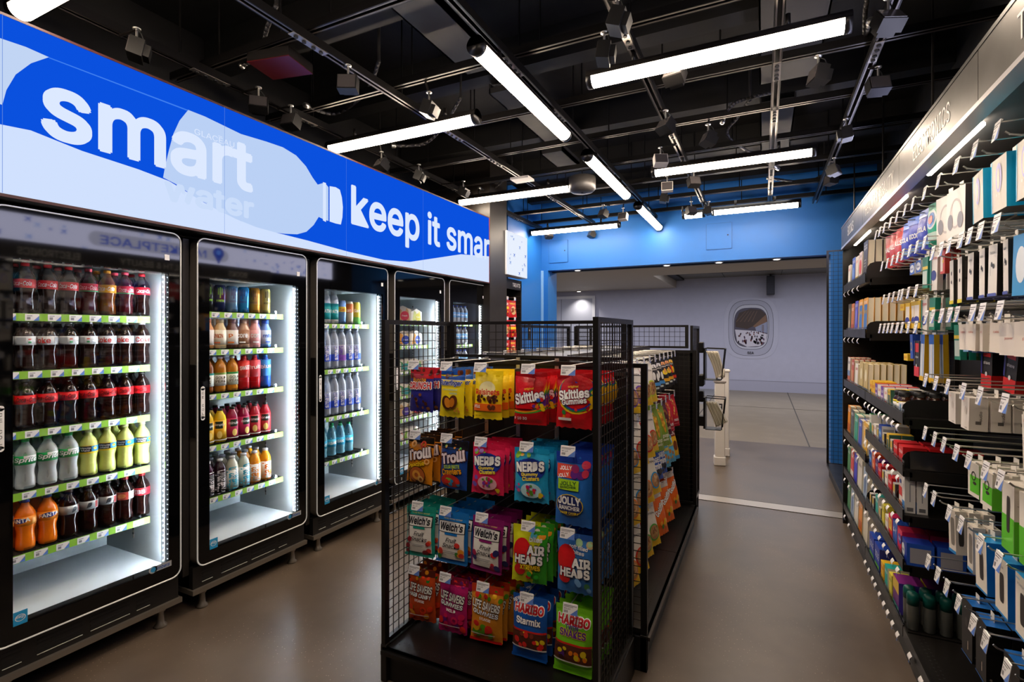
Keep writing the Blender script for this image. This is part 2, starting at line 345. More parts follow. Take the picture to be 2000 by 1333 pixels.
# strut grid
ST = M('#1a1818', .36, .5); STL = M('#6a625e', .35, .7)  # STL on strut lips: edge highlight put into a lighter colour
def strut(a, b, w=.042, z=2.97):
    mb = MB(); al = abs(a[0]-b[0]) < abs(a[1]-b[1]); h = w/2
    for s in (-1, 1):
        if al:
            mb.box(a[0]+s*h-.003, a[0]+s*h+.003, a[1], b[1], z, z+w, ST); mb.box(a[0]+s*h, a[0]+s*(h-.011), a[1], b[1], z, z+.003, STL)
        else:
            mb.box(a[0], b[0], a[1]+s*h-.003, a[1]+s*h+.003, z, z+w, ST); mb.box(a[0], b[0], a[1]+s*h, a[1]+s*(h-.011), z, z+.003, STL)
    if al: mb.box(a[0]-h, a[0]+h, a[1], b[1], z+w-.003, z+w, ST)
    else: mb.box(a[0], b[0], a[1]-h, a[1]+h, z+w-.003, z+w, ST)
    n = int(math.dist(a, b)/1.1)+1
    for i in range(n+1):
        t = (i+.5)/(n+1); x = a[0]+(b[0]-a[0])*t; y = a[1]+(b[1]-a[1])*t; mb.rod((x, y, z+w), (x, y, 3.5), .005, ST)
    return mb
STX = (-2.85, -2.07, -1.24, -.61, .07, .53); STY = (.9, 1.88, 2.54, 3.24, 3.9, 4.55, 5.25, 6.0, 6.6)
for i, x in enumerate(STX):
    tag(strut((x, -1.5), (x, 6.75)).build('ceiling_strut'), 'black ceiling strut running toward the entrance, %s from the video screen' % ORD[i], 'strut', 'ceiling struts running toward the entrance')
for i, y in enumerate(STY):
    tag(strut((-3.2, y), (1.9, y), z=3.02).build('ceiling_strut'), 'black slotted ceiling strut running across the shop, %s from the blue lintel' % ORD[len(STY)-1-i], 'strut', 'ceiling struts running across the shop')
PZ = M('#9d9690', .35, .7)
n_ = 0
for x in STX[:6]:
    for y in STY[1:8]:
        n_ += 1
        if (n_*7) % 3 == 0: continue
        m_ = MB(); m_.box(-.02, .02, -.11, .11, -.004, 0, PZ)
        for q in (-.08, -.03, .03, .08): m_.lathe([(.011, -.012), (.011, -.004)], DK, 6, (0, q, 0), False)
        tag(m_.build('splice_plate', loc=(x, y, 2.968)), 'splice plate, %s strut from the screen, at %s cross strut from the lintel' % (ORD[STX.index(x)], ORD[len(STY)-1-STY.index(y)]), 'bracket', 'bolted splice plates on the ceiling struts')
# tube lights
TL = M('#ffe9cf', .4, 0, TUBE_E)
def tube(a, b, label):
    L = math.dist(a, b); e = empty('tube_light', (a[0], a[1], 2.88), math.atan2(b[1]-a[1], b[0]-a[0]), label=label, cat='tube light', group='glowing tube lights hung from the strut grid')
    mb = MB(); n = 20; r = .045; V = []; Fs = []
    for x in (.03, L-.03):
        for i in range(n+1): t = pi+pi*i/n-.0; V.append((x, r*cos(t), r*sin(t)))
    for i in range(n): Fs.append((i, i+1, n+2+i, n+1+i))
    Fs += [tuple(range(n, -1, -1)), tuple(range(n+1, 2*n+2))]
    mb.add(V, Fs, TL, True); mb.build('diffuser', e)
    mb = MB(); V = []; Fs = []
    for x in (.0, L):
        for i in range(n+1): t = pi*i/n; V.append((x, .048*cos(t), .048*sin(t)))
    for i in range(n): Fs.append((i, i+1, n+2+i, n+1+i))
    Fs += [tuple(range(n, -1, -1)), tuple(range(n+1, 2*n+2)), (0, n, 2*n+1, n+1)]
    mb.add(V, Fs, BLKM, True); mb.build('housing', e)
    for x0, x1 in ((0, .03), (L-.03, L)): mb = MB(); mb.rod((x0, 0, 0), (x1, 0, 0), .048, BLKM, 20); mb.build('end_cap', e)
    for x in (.25, L-.25): mb = MB(); mb.rod((x, 0, .04), (x, 0, .1), .012, BLKM, 8); mb.build('mount', e)
T = [((648, 292), (930, 225), 'crosswise beside the video screen'), ((925, 88), (1107, 264), 'running toward the entrance, the long bright one above the sweets stand'),
     ((1150, 160), (1665, 38), 'crosswise, the large one nearest the wall of peg hooks'), ((900, 396), (1115, 362), 'crosswise above the end of the video screen'),
     ((1143, 303), (1226, 382), 'running toward the entrance, the middle of the line'), ((1275, 338), (1595, 290), 'crosswise, second back from the big one'),
     ((1241, 402), (1291, 444), 'running toward the entrance, the far end of the line'), ((1038, 455), (1210, 437), 'crosswise close to the glowing plane sign'),
     ((1390, 414), (1565, 396), 'crosswise closest to the blue lintel'), ((1333, 421), (1377, 416), 'short stub closest to the blue lintel')]
for a, b, l in T:
    pa = onZ(a[0], a[1], 2.88); pb = onZ(b[0], b[1], 2.88)
    if abs(pa[1]-pb[1]) < .45 and abs(pa[0]-pb[0]) > abs(pa[1]-pb[1]): y = (pa[1]+pb[1])/2; pa = (pa[0], y); pb = (pb[0], y)
    else: x = (pa[0]+pb[0])/2; pa = (x, pa[1]); pb = (x, pb[1])
    tube(pa, pb, 'glowing white tube light ' + l)
pa = onZ(35, 22, 2.88); tube((pa[0], pa[1]), (pa[0]+1.22, pa[1]), 'glowing white tube light over the cola cooler, its tip above the big screen lettering')
tube((-1.235, .40), (-1.235, 1.62), 'glowing white tube light overhead, running toward the entrance, first of the line')
tube((-.85, .25), (.37, .25), 'glowing white tube light overhead, crosswise, behind the photographed view')
# conduits
CDM = M('#3a3839', .4, .3)
for i, pts in enumerate((((470, 130), (510, 105), (520, 60), (540, 10)), ((595, 205), (655, 222), (715, 180), (740, 120)), ((1410, 240), (1430, 205), (1470, 190), (1520, 178)), ((1700, 40), (1690, 70), (1690, 20), (1700, -30)),
    ((765, 285), (830, 280), (870, 240), (900, 190)), ((1520, 330), (1425, 270), (1440, 230), (1465, 195)), ((1500, 348), (1560, 355), (1590, 350), (1610, 340)), ((935, 368), (960, 372), (990, 345), (1000, 335)))):
    P3 = []
    for j, (u, v) in enumerate(pts): x, y = onZ(u, v, 3.02+.05*j); P3.append((x, y, 3.02+.05*j))
    Q = []
    for j in range(len(P3)-1):
        p0 = P3[max(j-1, 0)]; p1 = P3[j]; p2 = P3[j+1]; p3 = P3[min(j+2, len(P3)-1)]
        for s in range(6):
            t = s/6; Q.append(tuple(.5*((2*p1[q])+(-p0[q]+p2[q])*t+(2*p0[q]-5*p1[q]+4*p2[q]-p3[q])*t*t+(-p0[q]+3*p1[q]-3*p2[q]+p3[q])*t**3) for q in range(3)))
    Q.append(P3[-1]); e = MB(); e.path(Q, .012, CDM, 8); e.rod(Q[-1], (Q[-1][0], Q[-1][1], 3.5), .01, CDM)
    c = e.build('flexible_conduit')
    mb = MB(); mb.rod(Q[0], Q[1], .018, CHROME, 8); mb.build('fitting', c)
    tag(c, 'looping black flexible conduit in the ceiling ' + ['beside the red junction plate', 'sagging left of the line of tubes', 'between the two crosswise tubes', 'above the black signboards', 'over the first screen-side tube', 'behind the second crosswise tube', 'next to the shelf-side strut', 'above the far end of the screen'][i], 'conduit')
# spot lamps
def spot(u, v, lab, s=1., white=False, rz=0., tl=.5):
    x, y = onZ(u, v, 2.86)
    if (u, v) == (1180, 160): x, y = x*.9, y*.9
    e = empty('spot_lamp', (x, y, 2.86), rz, label='small square black spot lamp ' + lab if not white else 'small square pale spot lamp ' + lab, cat='spot lamp', group='square spot lamps on the ceiling struts')
    bm_ = M('#c9c4bd', .45) if white else M('#1b1a1a', .4, .2)
    mb = MB(); h = .052
    def fn(a, b, t): y2 = t; z2 = b; return (a, y2*cos(tl)+z2*sin(tl), -y2*sin(tl)+z2*cos(tl))
    mb.prism([(-h, -h*.8), (h, -h*.8), (h, h*.8), (-h, h*.8)], fn, -.03, .03, bm_)
    mb.prism([(-h*.7, -h*.55), (h*.7, -h*.55), (h*.7, h*.55), (-h*.7, h*.55)], fn, .03, .055, bm_)
    mb.build('housing', e)
    mb = MB(); mb.prism([(-h*.9, -h*.7), (h*.9, -h*.7), (h*.9, h*.7), (-h*.9, h*.7)], fn, -.034, -.031, M('#4a4646', .15)); mb.build('lens', e)
    bx_ = min(STX, key=lambda q: abs(q-x)); by_ = min(STY, key=lambda q: abs(q-y))
    if abs(bx_-x) < abs(by_-y): ox, oy, oz = bx_-x, 0, .112
    else: ox, oy, oz = 0, by_-y, .162
    lx, ly = ox*cos(rz)+oy*sin(rz), -ox*sin(rz)+oy*cos(rz)
    mb = MB(); mb.path([(0, 0, .1), (lx, ly, oz-.006), (lx, ly, oz+.004)], .007, BLKM, 6); mb.rod((0, 0, .03), (0, 0, .1), .006, CHROME, 6); mb.lathe([(.018, .1), (.018, .106)], CHROME, 10); mb.path([(0, 0, .1), (.03, .02, .07), (.03, .03, .04)], .003, DK, 4); mb.build('stem', e)
SPOTS = [(267, 98, 'above the giant screen lettering'), (680, 165, 'left of the long bright tube'), (568, 238, 'over the top edge of the screen, beside the crosswise tube'), (838, 214, 'just above the first crosswise tube'),
 (1206, 42, 'above the tip of the largest tube'), (1180, 160, 'overlapping the tip of the largest tube'), (1318, 148, 'under the middle of the largest tube'), (1598, 148, 'under the far end of the largest tube'),
 (1735, 42, 'high up between the largest tube and the signboards'), (1715, 168, 'hanging off a short arm beside the signboards'), (1653, 262, 'on the strut next to the electronics signboard'), (1630, 333, 'on the strut next to the health signboard'),
 (1622, 352, 'lowest on the strut beside the signboards'), (1300, 247, 'between the largest tube and the next one'), (1383, 272, 'right of the centre above the second crosswise tube'), (1290, 314, 'at the tip of the second crosswise tube'),
 (1303, 366, 'under the tip of the second crosswise tube'), (1296, 388, 'lowest under the second crosswise tube'), (1355, 356, 'under the middle of the second crosswise tube'), (1178, 418, 'beside the middle tube of the line'),
 (1217, 424, 'at the end of the tube by the plane sign'), (1072, 460, 'below the tube by the plane sign'), (1155, 458, 'against the blue wall under the tube by the plane sign'), (1276, 461, 'against the blue wall beyond the far tube of the line'),
 (1350, 412, 'in front of the short stub tube'), (1384, 412, 'between the two tubes by the blue lintel'), (745, 322, 'over the last part of the screen'), (818, 345, 'above the phrase on the screen'), (905, 375, 'right at the end of the screen'), (505, 205, 'above the bottle picture on the screen')]
for i, (u, v, l) in enumerate(SPOTS): spot(u, v, l, 1, i in (15, 16, 20), random.uniform(-1.6, 1.6), random.uniform(.1, .7))
x, y = onZ(548, 132, 2.95); e = empty('junction_box', (x, y, 2.95), .2, label='square junction box with a dark red underside in the ceiling', cat='junction box')
m_ = MB(); m_.box(-.13, .13, -.1, .1, 0, .05, BLKM); m_.rod((0, 0, .05), (0, 0, .55), .006, BLKM); m_.build('box', e); m_ = MB(); m_.box(-.13, .13, -.1, .1, -.004, 0, M('#5a0d0a', .3)); m_.build('cover', e)
x, y = onZ(1020, 353, 2.9); m_ = MB(); m_.box(-.09, .09, -.07, .07, 0, .02, M('#cfc9c2', .5)); m_.rod((0, 0, .02), (0, 0, .6), .005, BLKM); tag(m_.build('junction_box', loc=(x, y, 2.9)), 'white square junction plate above the tube near the screen end', 'junction box')
x, y = onZ(1137, 366, 2.86); m_ = MB(); m_.lathe([(.04, -.05), (.1, -.045), (.125, -.02), (.125, .09), (.05, .11)], M('#3a3838', .45), 24); m_.lathe([(.012, -.055), (.012, -.045)], DK, 8); m_.rod((0, 0, .1), (0, 0, .6), .005, BLKM); tag(m_.build('pendant_speaker', loc=(x, y, 2.86)), 'round dark pendant speaker in the ceiling between two tubes', 'speaker')

# ================================================================ video screen
SX = -2.62; SIGN_E = 10.0
def E(col, e=None): return M(col, .3, 0, LED_E if e is None else e)
e = empty('video_screen', (SX, 2.0, 2.035), label='long blue video wall with a pale bottle picture above the coolers', cat='screen')
def emi(col, st=1.):     # pure emitter for display pixels
    key = ('emi', col, st)
    if key in MATS: return MATS[key]
    m = bpy.data.materials.new('pixels_' + col.strip('#')); m.use_nodes = True; nt = m.node_tree; nt.nodes.clear()
    o = nt.nodes.new('ShaderNodeOutputMaterial'); em = nt.nodes.new('ShaderNodeEmission'); em.inputs[0].default_value = lin(col); em.inputs[1].default_value = st*LED_E
    nt.links.new(em.outputs[0], o.inputs[0]); MATS[key] = m; return m
def scr(a, b, l): return (l, a-2.0, b-2.035)
m_ = MB(); A = Art(m_, scr, .0012); Z0, Z1, Y0, Y1 = 2.035, 2.72, -.6, 4.79
def q(pts): return [onX(u, v, SX) for u, v in pts]
A.l = 0; A.rect(Y0, Z0, Y1, Z1, emi('#0a50dc'), 1, 1).up()
wave = q([(0, 243), (60, 255), (110, 275), (160, 295), (215, 313), (270, 331), (330, 354), (400, 397), (470, 432), (540, 455), (600, 470), (680, 492), (750, 508), (800, 512), (840, 506), (900, 497), (954, 501)])
wave[0] = (wave[0][0], wave[0][1])
st = [(Y0, Z0, wave[0][1]+.02)]+[(a, Z0, b) for a, b in wave]+[(Y1, Z0, wave[-1][1])]
A.strip(st, emi('#cfdffc'), 1).up()
A.poly([(Y0, 2.44)]+q([(0, 75), (50, 92), (95, 112), (60, 124), (30, 146), (12, 176), (4, 205)])+[(.78, 2.37), (Y0, 2.34)], emi('#c0d3f2'))
t1 = q([(95, 112), (367, 215), (367, 217.5), (95, 114)]); A.poly(t1, emi('#3f7fee'))
bt = q([(318, 347), (322, 325), (329, 295), (338, 262), (350, 236), (367, 215), (400, 228), (470, 262), (520, 277), (552, 288), (578, 304), (597, 325), (610, 347), (620, 361), (630, 358), (636, 360), (641, 366), (641, 432), (632, 429), (622, 424), (612, 440), (598, 453), (580, 458), (555, 457), (540, 455), (500, 444), (460, 428), (420, 408), (380, 385), (345, 361)])
A.poly(bt, emi('#b9cff3')).up()
A.poly(q([(643, 364), (655, 366), (663, 371), (667, 386), (669, 405), (668, 425), (665, 439), (655, 437), (643, 433)]), emi('#d7e5fd'))
A.poly(q([(630, 356), (636, 358), (636, 434), (630, 431)]), emi('#d7e5fd'))
PALE = emi('#dbe7fd')
def stx(t, y0, y1, zb, zt, m, bold=.02, ref=None):
    A.text(t, (y0+y1)/2, (zb+zt)/2, y1-y0, zt-zb, m, bold=bold, res=4)
# smart: the s and m on the blue, the rest on the bottle
stx('smart', 1.03, 1.965, 2.305, 2.55, PALE, .034); A.up()
stx('water', 1.50, 1.975, 2.15, 2.255, emi('#c9dbf8'), .045); stx('GLACEAU', 1.64, 1.86, 2.518, 2.548, emi('#dbe7fd'), .0)
A.poly([(1.767, 2.552), (1.79, 2.552), (1.79, 2.555), (1.767, 2.555)], emi('#dbe7fd'))
stx('keep it smar', 2.76, 4.785, 2.205, 2.548, PALE, .028)
A.up(3)
for y in (.9, 1.8, 2.7, 3.6): A.poly([(y, Z0), (y+.0015, Z0), (y+.0015, Z1), (y, Z1)], emi('#5f88d8'))
m_.build('display', e)
m_ = MB(); RD = M('#3a0b0b', .5)
m_.box(-.14, -.002, Y0-2, Y1-2+.012, -.012, Z1-Z0+.012, BLK); m_.box(-.004, .002, Y0-2, Y1-2, -.012, 0, RD); m_.box(-.004, .002, Y0-2, Y1-2, Z1-Z0, Z1-Z0+.01, RD); m_.box(-.004, .003, Y1-2, Y1-2+.008, -.012, Z1-Z0+.01, M('#8a1512', .4))
m_.build('casing', e)
m_ = MB(); m_.box(-3.42, -2.70, -.9, 5.0, 2.74, 2.76, BLK); m_.box(-3.42, -2.78, -.9, 4.79, 2.01, 2.02, BLK); tag(m_.build('trim_2'), kind='structure')
m_ = MB(); m_.box(-3.42, -2.62, 4.81, 5.21, 0, 3.5, M('#26211e', .4, 0, 0, 'grain')); struct(m_, 'wall_column')

# glowing plane sign, treats bay
PLANE = [(0, 1), (.12, .75), (.13, .35), (.9, -.15), (.9, -.35), (.13, -.12), (.1, -.6), (.32, -.82), (.32, -.95), (0, -.85), (-.32, -.95), (-.32, -.82), (-.1, -.6), (-.13, -.12), (-.9, -.35), (-.9, -.15), (-.13, .35), (-.12, .75)]
def plane(A, cx, cy, s, m, rot):
    c, n = cos(rot), sin(rot); pts = [(cx+s*(x*c-y*n), cy+s*(x*n+y*c)) for x, y in PLANE]
    A.poly(pts, m)
e = empty('plane_sign', (-2.6, 5.45, 2.16), label='glowing white light box scattered with little blue planes above the treats bay', cat='light box')
m_ = MB(); m_.bbox(-.12, 0, -.28, .28, 0, .5, M('#e6edf8', .5)); m_.build('box', e)
m_ = MB(); A = Art(m_, lambda a, b, l: (.003+l, a, b), .001); A.l = 0; A.rect(-.275, .005, .275, .495, emi('#e6eefc', 1.0), 1, 1).up()
rr = random.Random(5)
for i in range(16): plane(A, rr.uniform(-.24, .24), rr.uniform(.04, .46), rr.choice((.012, .02, .028)), emi('#2b66d8', .9) if i % 2 else emi('#6f98e4', .9), -.8+rr.uniform(-.1, .1))
m_.build('lit_face', e)
e = empty('treats_bay', (-2.9, 5.5, 0), label='tall black mesh-backed bay marked TREATS beside the black column', cat='display bay')
m_ = MB(); m_.box(-.14, -.12, -.27, .28, 0, 2.14, BLK); m_.box(-.12, .2, .26, .28, .0, 2.14, BLK); m_.box(-.12, .2, -.27, .28, 0, .12, BLK)
for i in range(40): m_.box(-.119, -.114, -.25, .25, .2+i*.045, .203+i*.045, STL)
for i in range(11): m_.box(-.119, -.114, -.25+i*.045, -.247+i*.045, .15, 1.98, STL)
for i in range(34): m_.box(-.1, .2, .256, .26, .3+i*.05, .303+i*.05, M('#4a4240', .5))
m_.build('back_panel', e)
m_ = MB(); m_.box(.18, .2, -.27, .28, 2.02, 2.14, BLK); A = Art(m_, lambda a, b, l: (.2+l, a, b), .001); A.text('TREATS', .13, 2.075, .21, .045, WHT, bold=.0); m_.build('header', e)

# MARKETPLACE sign over the wall units, seen mirrored in the cooler doors
e = empty('marketplace_sign', (.76, 3.3, 2.335), label='long glowing sign with a map pin, MARKETPLACE lettering and little planes above the wall shelving', cat='sign')
m_ = MB(); m_.box(-.008, .03, -2.76, 2.76, 0, .27, BLK)
for y in (-2.5, -1.2, 0, 1.2, 2.5): m_.rod((.02, y, .27), (.02, y, 1.165), .006, BLKM)
m_.build('casing', e)
m_ = MB(); A = Art(m_, lambda a, b, l: (-.009-l, -a, b), .001); A.l = 0; A.rect(-2.75, .005, 2.75, .265, emi('#c9c9e6', SIGN_E), 1, 1).up()
A.rect(-.92, .06, .45, .21, emi('#a3a3b8', SIGN_E), 1, 1).ell(-.92, .135, .075, .075, emi('#a3a3b8', SIGN_E)).ell(.45, .135, .075, .075, emi('#a3a3b8', SIGN_E)).up()
A.text('MARKETPLACE', -.14, .13, 1.12, .09, emi('#2a45a8', SIGN_E), bold=.03)
A.ell(-.86, .165, .075, .07, emi('#1c3796', SIGN_E)).poly([(-.93, .15), (-.86, .02), (-.79, .15)], emi('#1c3796', SIGN_E)).up().ell(-.86, .17, .03, .03, emi('#4d76cc', SIGN_E))
rr = random.Random(11)
for i in range(150):
    a, b = rr.uniform(-2.7, 2.7), rr.uniform(.02, .25)
    if -1.05 < a < .6 and .03 < b < .24: continue
    plane(A, a, b, rr.choice((.014, .02, .028, .034)), emi(rr.choice(('#2a4fb0', '#6b8ad0', '#8fa5dc', '#3a62c0')), SIGN_E), .8)
m_.build('lit_face', e)
# ================================================================ coolers
LINER = M('#dfe9ee', .45); SIL = M('#c9c3bb', .3, .75); SILD = M('#8d857c', .35, .7); LEDM = M('#e6f4ff', .4, 0, COOLER_E); DOT = M('#eaf6ff', .4, 0, 40)
GRN = M('#8cc63a', .5); STRP = M('#20211f', .4)
SHZ = [[1.568, 1.321, 1.066, .806, .543], [1.605, 1.388, 1.133, .838, .542], [1.55, 1.217, .872, .552], [1.58, 1.37, 1.145, .93, .73, .535], [1.585, 1.36, 1.12, .90, .70, .50]]
CY0 = [1.627-.737+.8125*k for k in range(5)]
WHAT = ['cola cooler with the lowest orange bottles', 'cooler of energy cans and juices', 'cooler of blue-labelled water', 'cooler of packed sandwiches', 'cooler next to the black column']
SHORT = ['cola cooler', 'energy can cooler', 'blue-label water cooler', 'sandwich cooler', 'column-side cooler']
def rrect(y0, y1, z0, z1, r, n=6):
    P = []
    for cy, cz, a0 in ((y1-r, z0+r, -pi/2), (y1-r, z1-r, 0), (y0+r, z1-r, pi/2), (y0+r, z0+r, pi)):
        for i in range(n+1): t = a0+pi/2*i/n; P.append((cy+r*cos(t), cz+r*sin(t)))
    return P
def cooler(k):
    W = .737; y0 = CY0[k]
    e = empty('glass_door_cooler', (-2.7, y0, 0), label='upright black glass-door %s' % WHAT[k], cat='cooler', group='glass-door coolers along the wall')
    # cabinet
    m = MB(); X0, X1 = -.68, -.062
    m.box(X0, X1, 0, .03, .12, 2.0, BLK); m.box(X0, X1, W-.03, W, .12, 2.0, BLK); m.box(X0, X0+.03, 0, W, .12, 2.0, BLK); m.box(X0, X1, 0, W, 1.86, 2.0, BLK); m.box(X0, X1, 0, W, .12, .27, BLK)
    m.box(X0, X1, -.033, -.001, .2, 2.0, M('#2a2623', .5)) if k else None
    m.build('cabinet', e)
    m = MB(); i0, i1 = .055, W-.055
    m.box(-.60, -.59, i0, i1, .31, 1.83, LINER); m.box(-.60, -.064, i0-.02, i0, .31, 1.83, LINER); m.box(-.60, -.064, i1, i1+.02, .31, 1.83, LINER)
    m.box(-.60, -.064, i0, i1, .295, .315, LINER); m.box(-.60, -.064, i0, i1, 1.82, 1.84, LINER)
    m.box(-.33, -.325, i1-.003, i1, .4, 1.75, SILD)
    for i in range(54): m.box(-.332, -.322, i1-.004, i1-.002, .42+i*.025, .43+i*.025, DK)
    if k > 1: m.box(-.589, -.586, .42, .56, 1.74, 1.80, M('#b9cc3a', .5)); m.box(-.586, -.585, .44, .48, 1.752, 1.79, M('#5d7a1c', .5)); m.box(-.586, -.585, .49, .55, 1.752, 1.79, M('#7c9328', .5))
    m.build('liner', e)
    # door
    d = MB(); g0, g1, a0, a1 = .073, W-.064, .318, 1.802
    P = rrect(.004, W-.004, .247, 2.008, .045); n = len(P)
    for (xa, xb, mt) in ((-.060, 0, BLKG),):
        H = [(g1, a0), (g1, a1), (g0, a1), (g0, a0)]
        for xx, fl in ((xb, 0), (xa, 1)):
            V = [(xx, a, b) for a, b in P]+[(xx, a, b) for a, b in H]; Fs = []
            q_ = n//4
            for s in range(4):
                for i in range(s*q_, s*q_+q_-1): Fs.append((i, i+1, n+s) if not fl else (i+1, i, n+s))
                a_ = s*q_+q_-1; b_ = (a_+1) % n; t = (s+1) % 4; Fs.append((a_, b_, n+t, n+s) if not fl else (b_, a_, n+s, n+t))
            d.add(V, Fs, mt)
        d.add([(xa, a, b) for a, b in P]+[(xb, a, b) for a, b in P], [(i, (i+1) % n, n+(i+1) % n, n+i) for i in range(n)], SILD)
        d.add([(xa, a, b) for a, b in H]+[(xb, a, b) for a, b in H], [(i, n4, 4+n4, 4+i) for i, n4 in ((0, 1), (1, 2), (2, 3), (3, 0))], BLKG)
    dr = d.build('door', e)
    t = MB(); Q = rrect(.006, W-.006, .249, 2.006, .043)
    t.path([(.001, a, b) for a, b in Q+[Q[0]]], .0035, M('#e2ddd4', .3, .6, .18), 6); t.build('trim_line', dr)  # faint emission paints the reflected light along the silver trim
    g = MB(); g.box(-.012, -.006, g0, g1, a0, a1, CLEAR); g.build('glass', dr)
    t = MB()
    t.bbox(-.05, -.0, -.006, .004, .94, 1.33, BLKM, .003); t.build('handle_recess', dr)
    t = MB(); A = Art(t, lambda a, b, l: (.0012+l, a, b), .0005)
    A.ell(.035, 1.20, .0115, .0115, WHT).ell(.035, 1.04, .0115, .0115, WHT).rect(.0235, 1.04, .0465, 1.20, WHT, 1, 1).up()
    for i, c in enumerate('ICE COLD'):
        if c != ' ': A.text(c, .035, 1.197-i*.0222, .0095 if c != 'I' else .0025, .0135, M('#333338'), bold=.02)
    t.build('ice_cold_plate', dr)
    t = MB(); A = Art(t, lambda a, b, l: (.0012+l, a, b), .0004)
    A.rect(W-.085, 1.865, W-.062, 1.893, WHT, 1, 1); t.build('white_sticker', dr); t = MB(); A = Art(t, lambda a, b, l: (.0012+l, a, b), .0004)
    A.rect(g0, a0, g0+.045, a0+.055, M('#2496cf', .4), 1, 1).up()
    A.ring(g0+.022, a0+.028, .014, .15, WHT, rx=.017).text('energy', g0+.022, a0+.03, .026, .012, WHT, shear=.3)
    t.build('energy_sticker', dr); t = MB(); A = Art(t, lambda a, b, l: (.0012+l, a, b), .0004)
    if k < 3:
        A.ell(g1-.075, a0+.012, .02, .018, M('#d0d4d8', .3, .4)).rect(g1-.075, a0-.002, g1+.012, a0+.026, M('#c4c8cc', .3, .4), 1, 1).up(); A.ell(g1-.075, a0+.012, .012, .012, M('#2f8fc8')).text('imbera', g1-.028, a0+.012, .06, .017, M('#2456a8'), bold=.03, shear=.2)
    if k == 3: A.text('2', g0+.02, a0-.035, .012, .02, WHT)
    if k != 4: t.build('maker_badge' if k < 3 else 'number_mark', dr)
    # light strips
    for yy, nm in ((g0+.0, 'l'), (g1-.012, 'r')):
        t = MB(); t.box(-.05, -.046, yy-.022 if nm == 'l' else yy+.006, yy-.008 if nm == 'l' else yy+.022, .34, 1.79, LEDM)
        if nm == 'r':
            for i in range(58): t.lathe([(.0001, -.0022), (.0026, 0), (.0001, .0022)], DOT, 6, (-.028, yy+.002, .345+i*.0252), False)
            t.box(-.034, -.03, yy-.006, yy+.008, .33, 1.80, M('#cdd8df', .4))
        t.build('led_strip', e)
    # plinth grille and feet
    t = MB(); t.box(-.64, -.03, 0, W, .125, .24, BLK)
    for i, (a, b) in enumerate(((.05, .11), (.16, .32), (.35, .51), (.54, .60))):
        for j in range(4): t.box(-.031, -.028, a, b, .155+j*.017, .162+j*.017, DK)
        t.box(-.03, -.0275, a, b, .148, .1505, M('#cfcfc4', .4))
    t.box(-.64, -.012, -.01, W+.01, .10, .125, SILD); t.build('base_grille', e)
    for xx in (-.06, -.58):
        for yy in (.07, W-.07): t = MB(); t.lathe([(.028, 0), (.03, .008), (.018, .02), (.014, .07), (.022, .08), (.022, .1)], SILD, 12, (xx, yy, 0)); t.build('foot', e)
    for z in SHZ[k]:
        t = MB(); t.box(-.56, -.135, i0+.005, i1-.03, z+.008, z+.014, STRP)
        for i in range(9): t.box(-.56, -.135, i0+.03+i*.066, i0+.033+i*.066, z+.014, z+.019, STRP)
        for i in range(8): t.box(-.133, -.131, i0+.03+i*.07, i0+.07+i*.07, z+.012, z+.035, ACR)
        sh = t.build('shelf', e)
        t = MB(); yy = i0+.002; i = 0
        t.box(-.128, -.125, i0, i1-.03, z-.019, z+.014, GRN); off = (k*37+int(z*100)) % 5*.01
        while yy < i1-.09:
            a = yy+off+.012; b = a+.048; xx = -.1245
            t.add([(xx, a, z-.017), (xx, b, z-.017), (xx, b, z+.012), (xx, a, z+.012)], [(0, 1, 2, 3)], TAGW)
            t.add([(xx+.0004, b-.02, z-.017), (xx+.0004, b, z-.017), (xx+.0004, b, z+.005)], [(0, 1, 2)], TAGB)
            t.add([(xx+.0004, a+.006, z-.012), (xx+.0004, a+.018, z-.012), (xx+.0004, a+.018, z-.001), (xx+.0004, a+.006, z-.001)], [(0, 1, 2, 3)], M('#8a8a92'))
            t.add([(xx+.0004, a+.006, z+.002), (xx+.0004, a+.024, z+.002), (xx+.0004, a+.024, z+.006), (xx+.0004, a+.006, z+.006)], [(0, 1, 2, 3)], M('#a8a8b0'))
            yy += .0775
        t.build('price_strip', sh)
    return e
for k in range(5): cooler(k)

# ================================================================ drinks
PROF = {
 'coke': [(.80, 0), (.92, .02), (.95, .1), (.93, .2), (.84, .3), (.86, .38), (.97, .46), (1.0, .5), (1.0, .68), (.93, .74), (.72, .82), (.47, .88), (.38, .92), (.38, .95)],
 'straight': [(.85, 0), (1, .02), (1, .5), (.97, .52), (1, .54), (.98, .68), (.85, .78), (.6, .86), (.48, .9), (.46, .93)],
 'smart': [(.85, 0), (1, .02), (.98, .2), (1, .25), (1, .6), (.95, .72), (.75, .82), (.45, .90), (.42, .93)],
 'dasani': [(.85, 0), (1, .02), (.9, .15), (1, .25), (.86, .42), (1, .52), (.95, .65), (.7, .8), (.42, .9), (.40, .93)],
 'shake': [(.85, 0), (1, .02), (1, .3), (.9, .36), (.9, .42), (1, .5), (.98, .66), (.72, .76), (.62, .82), (.6, .86)],
 'alu': [(.9, 0), (1, .02), (1, .68), (.85, .8), (.62, .88), (.6, .9)]}
def pet(c): return M(c, .15, 0, 0, 'pet')
def liq(c): return M(c, .12)
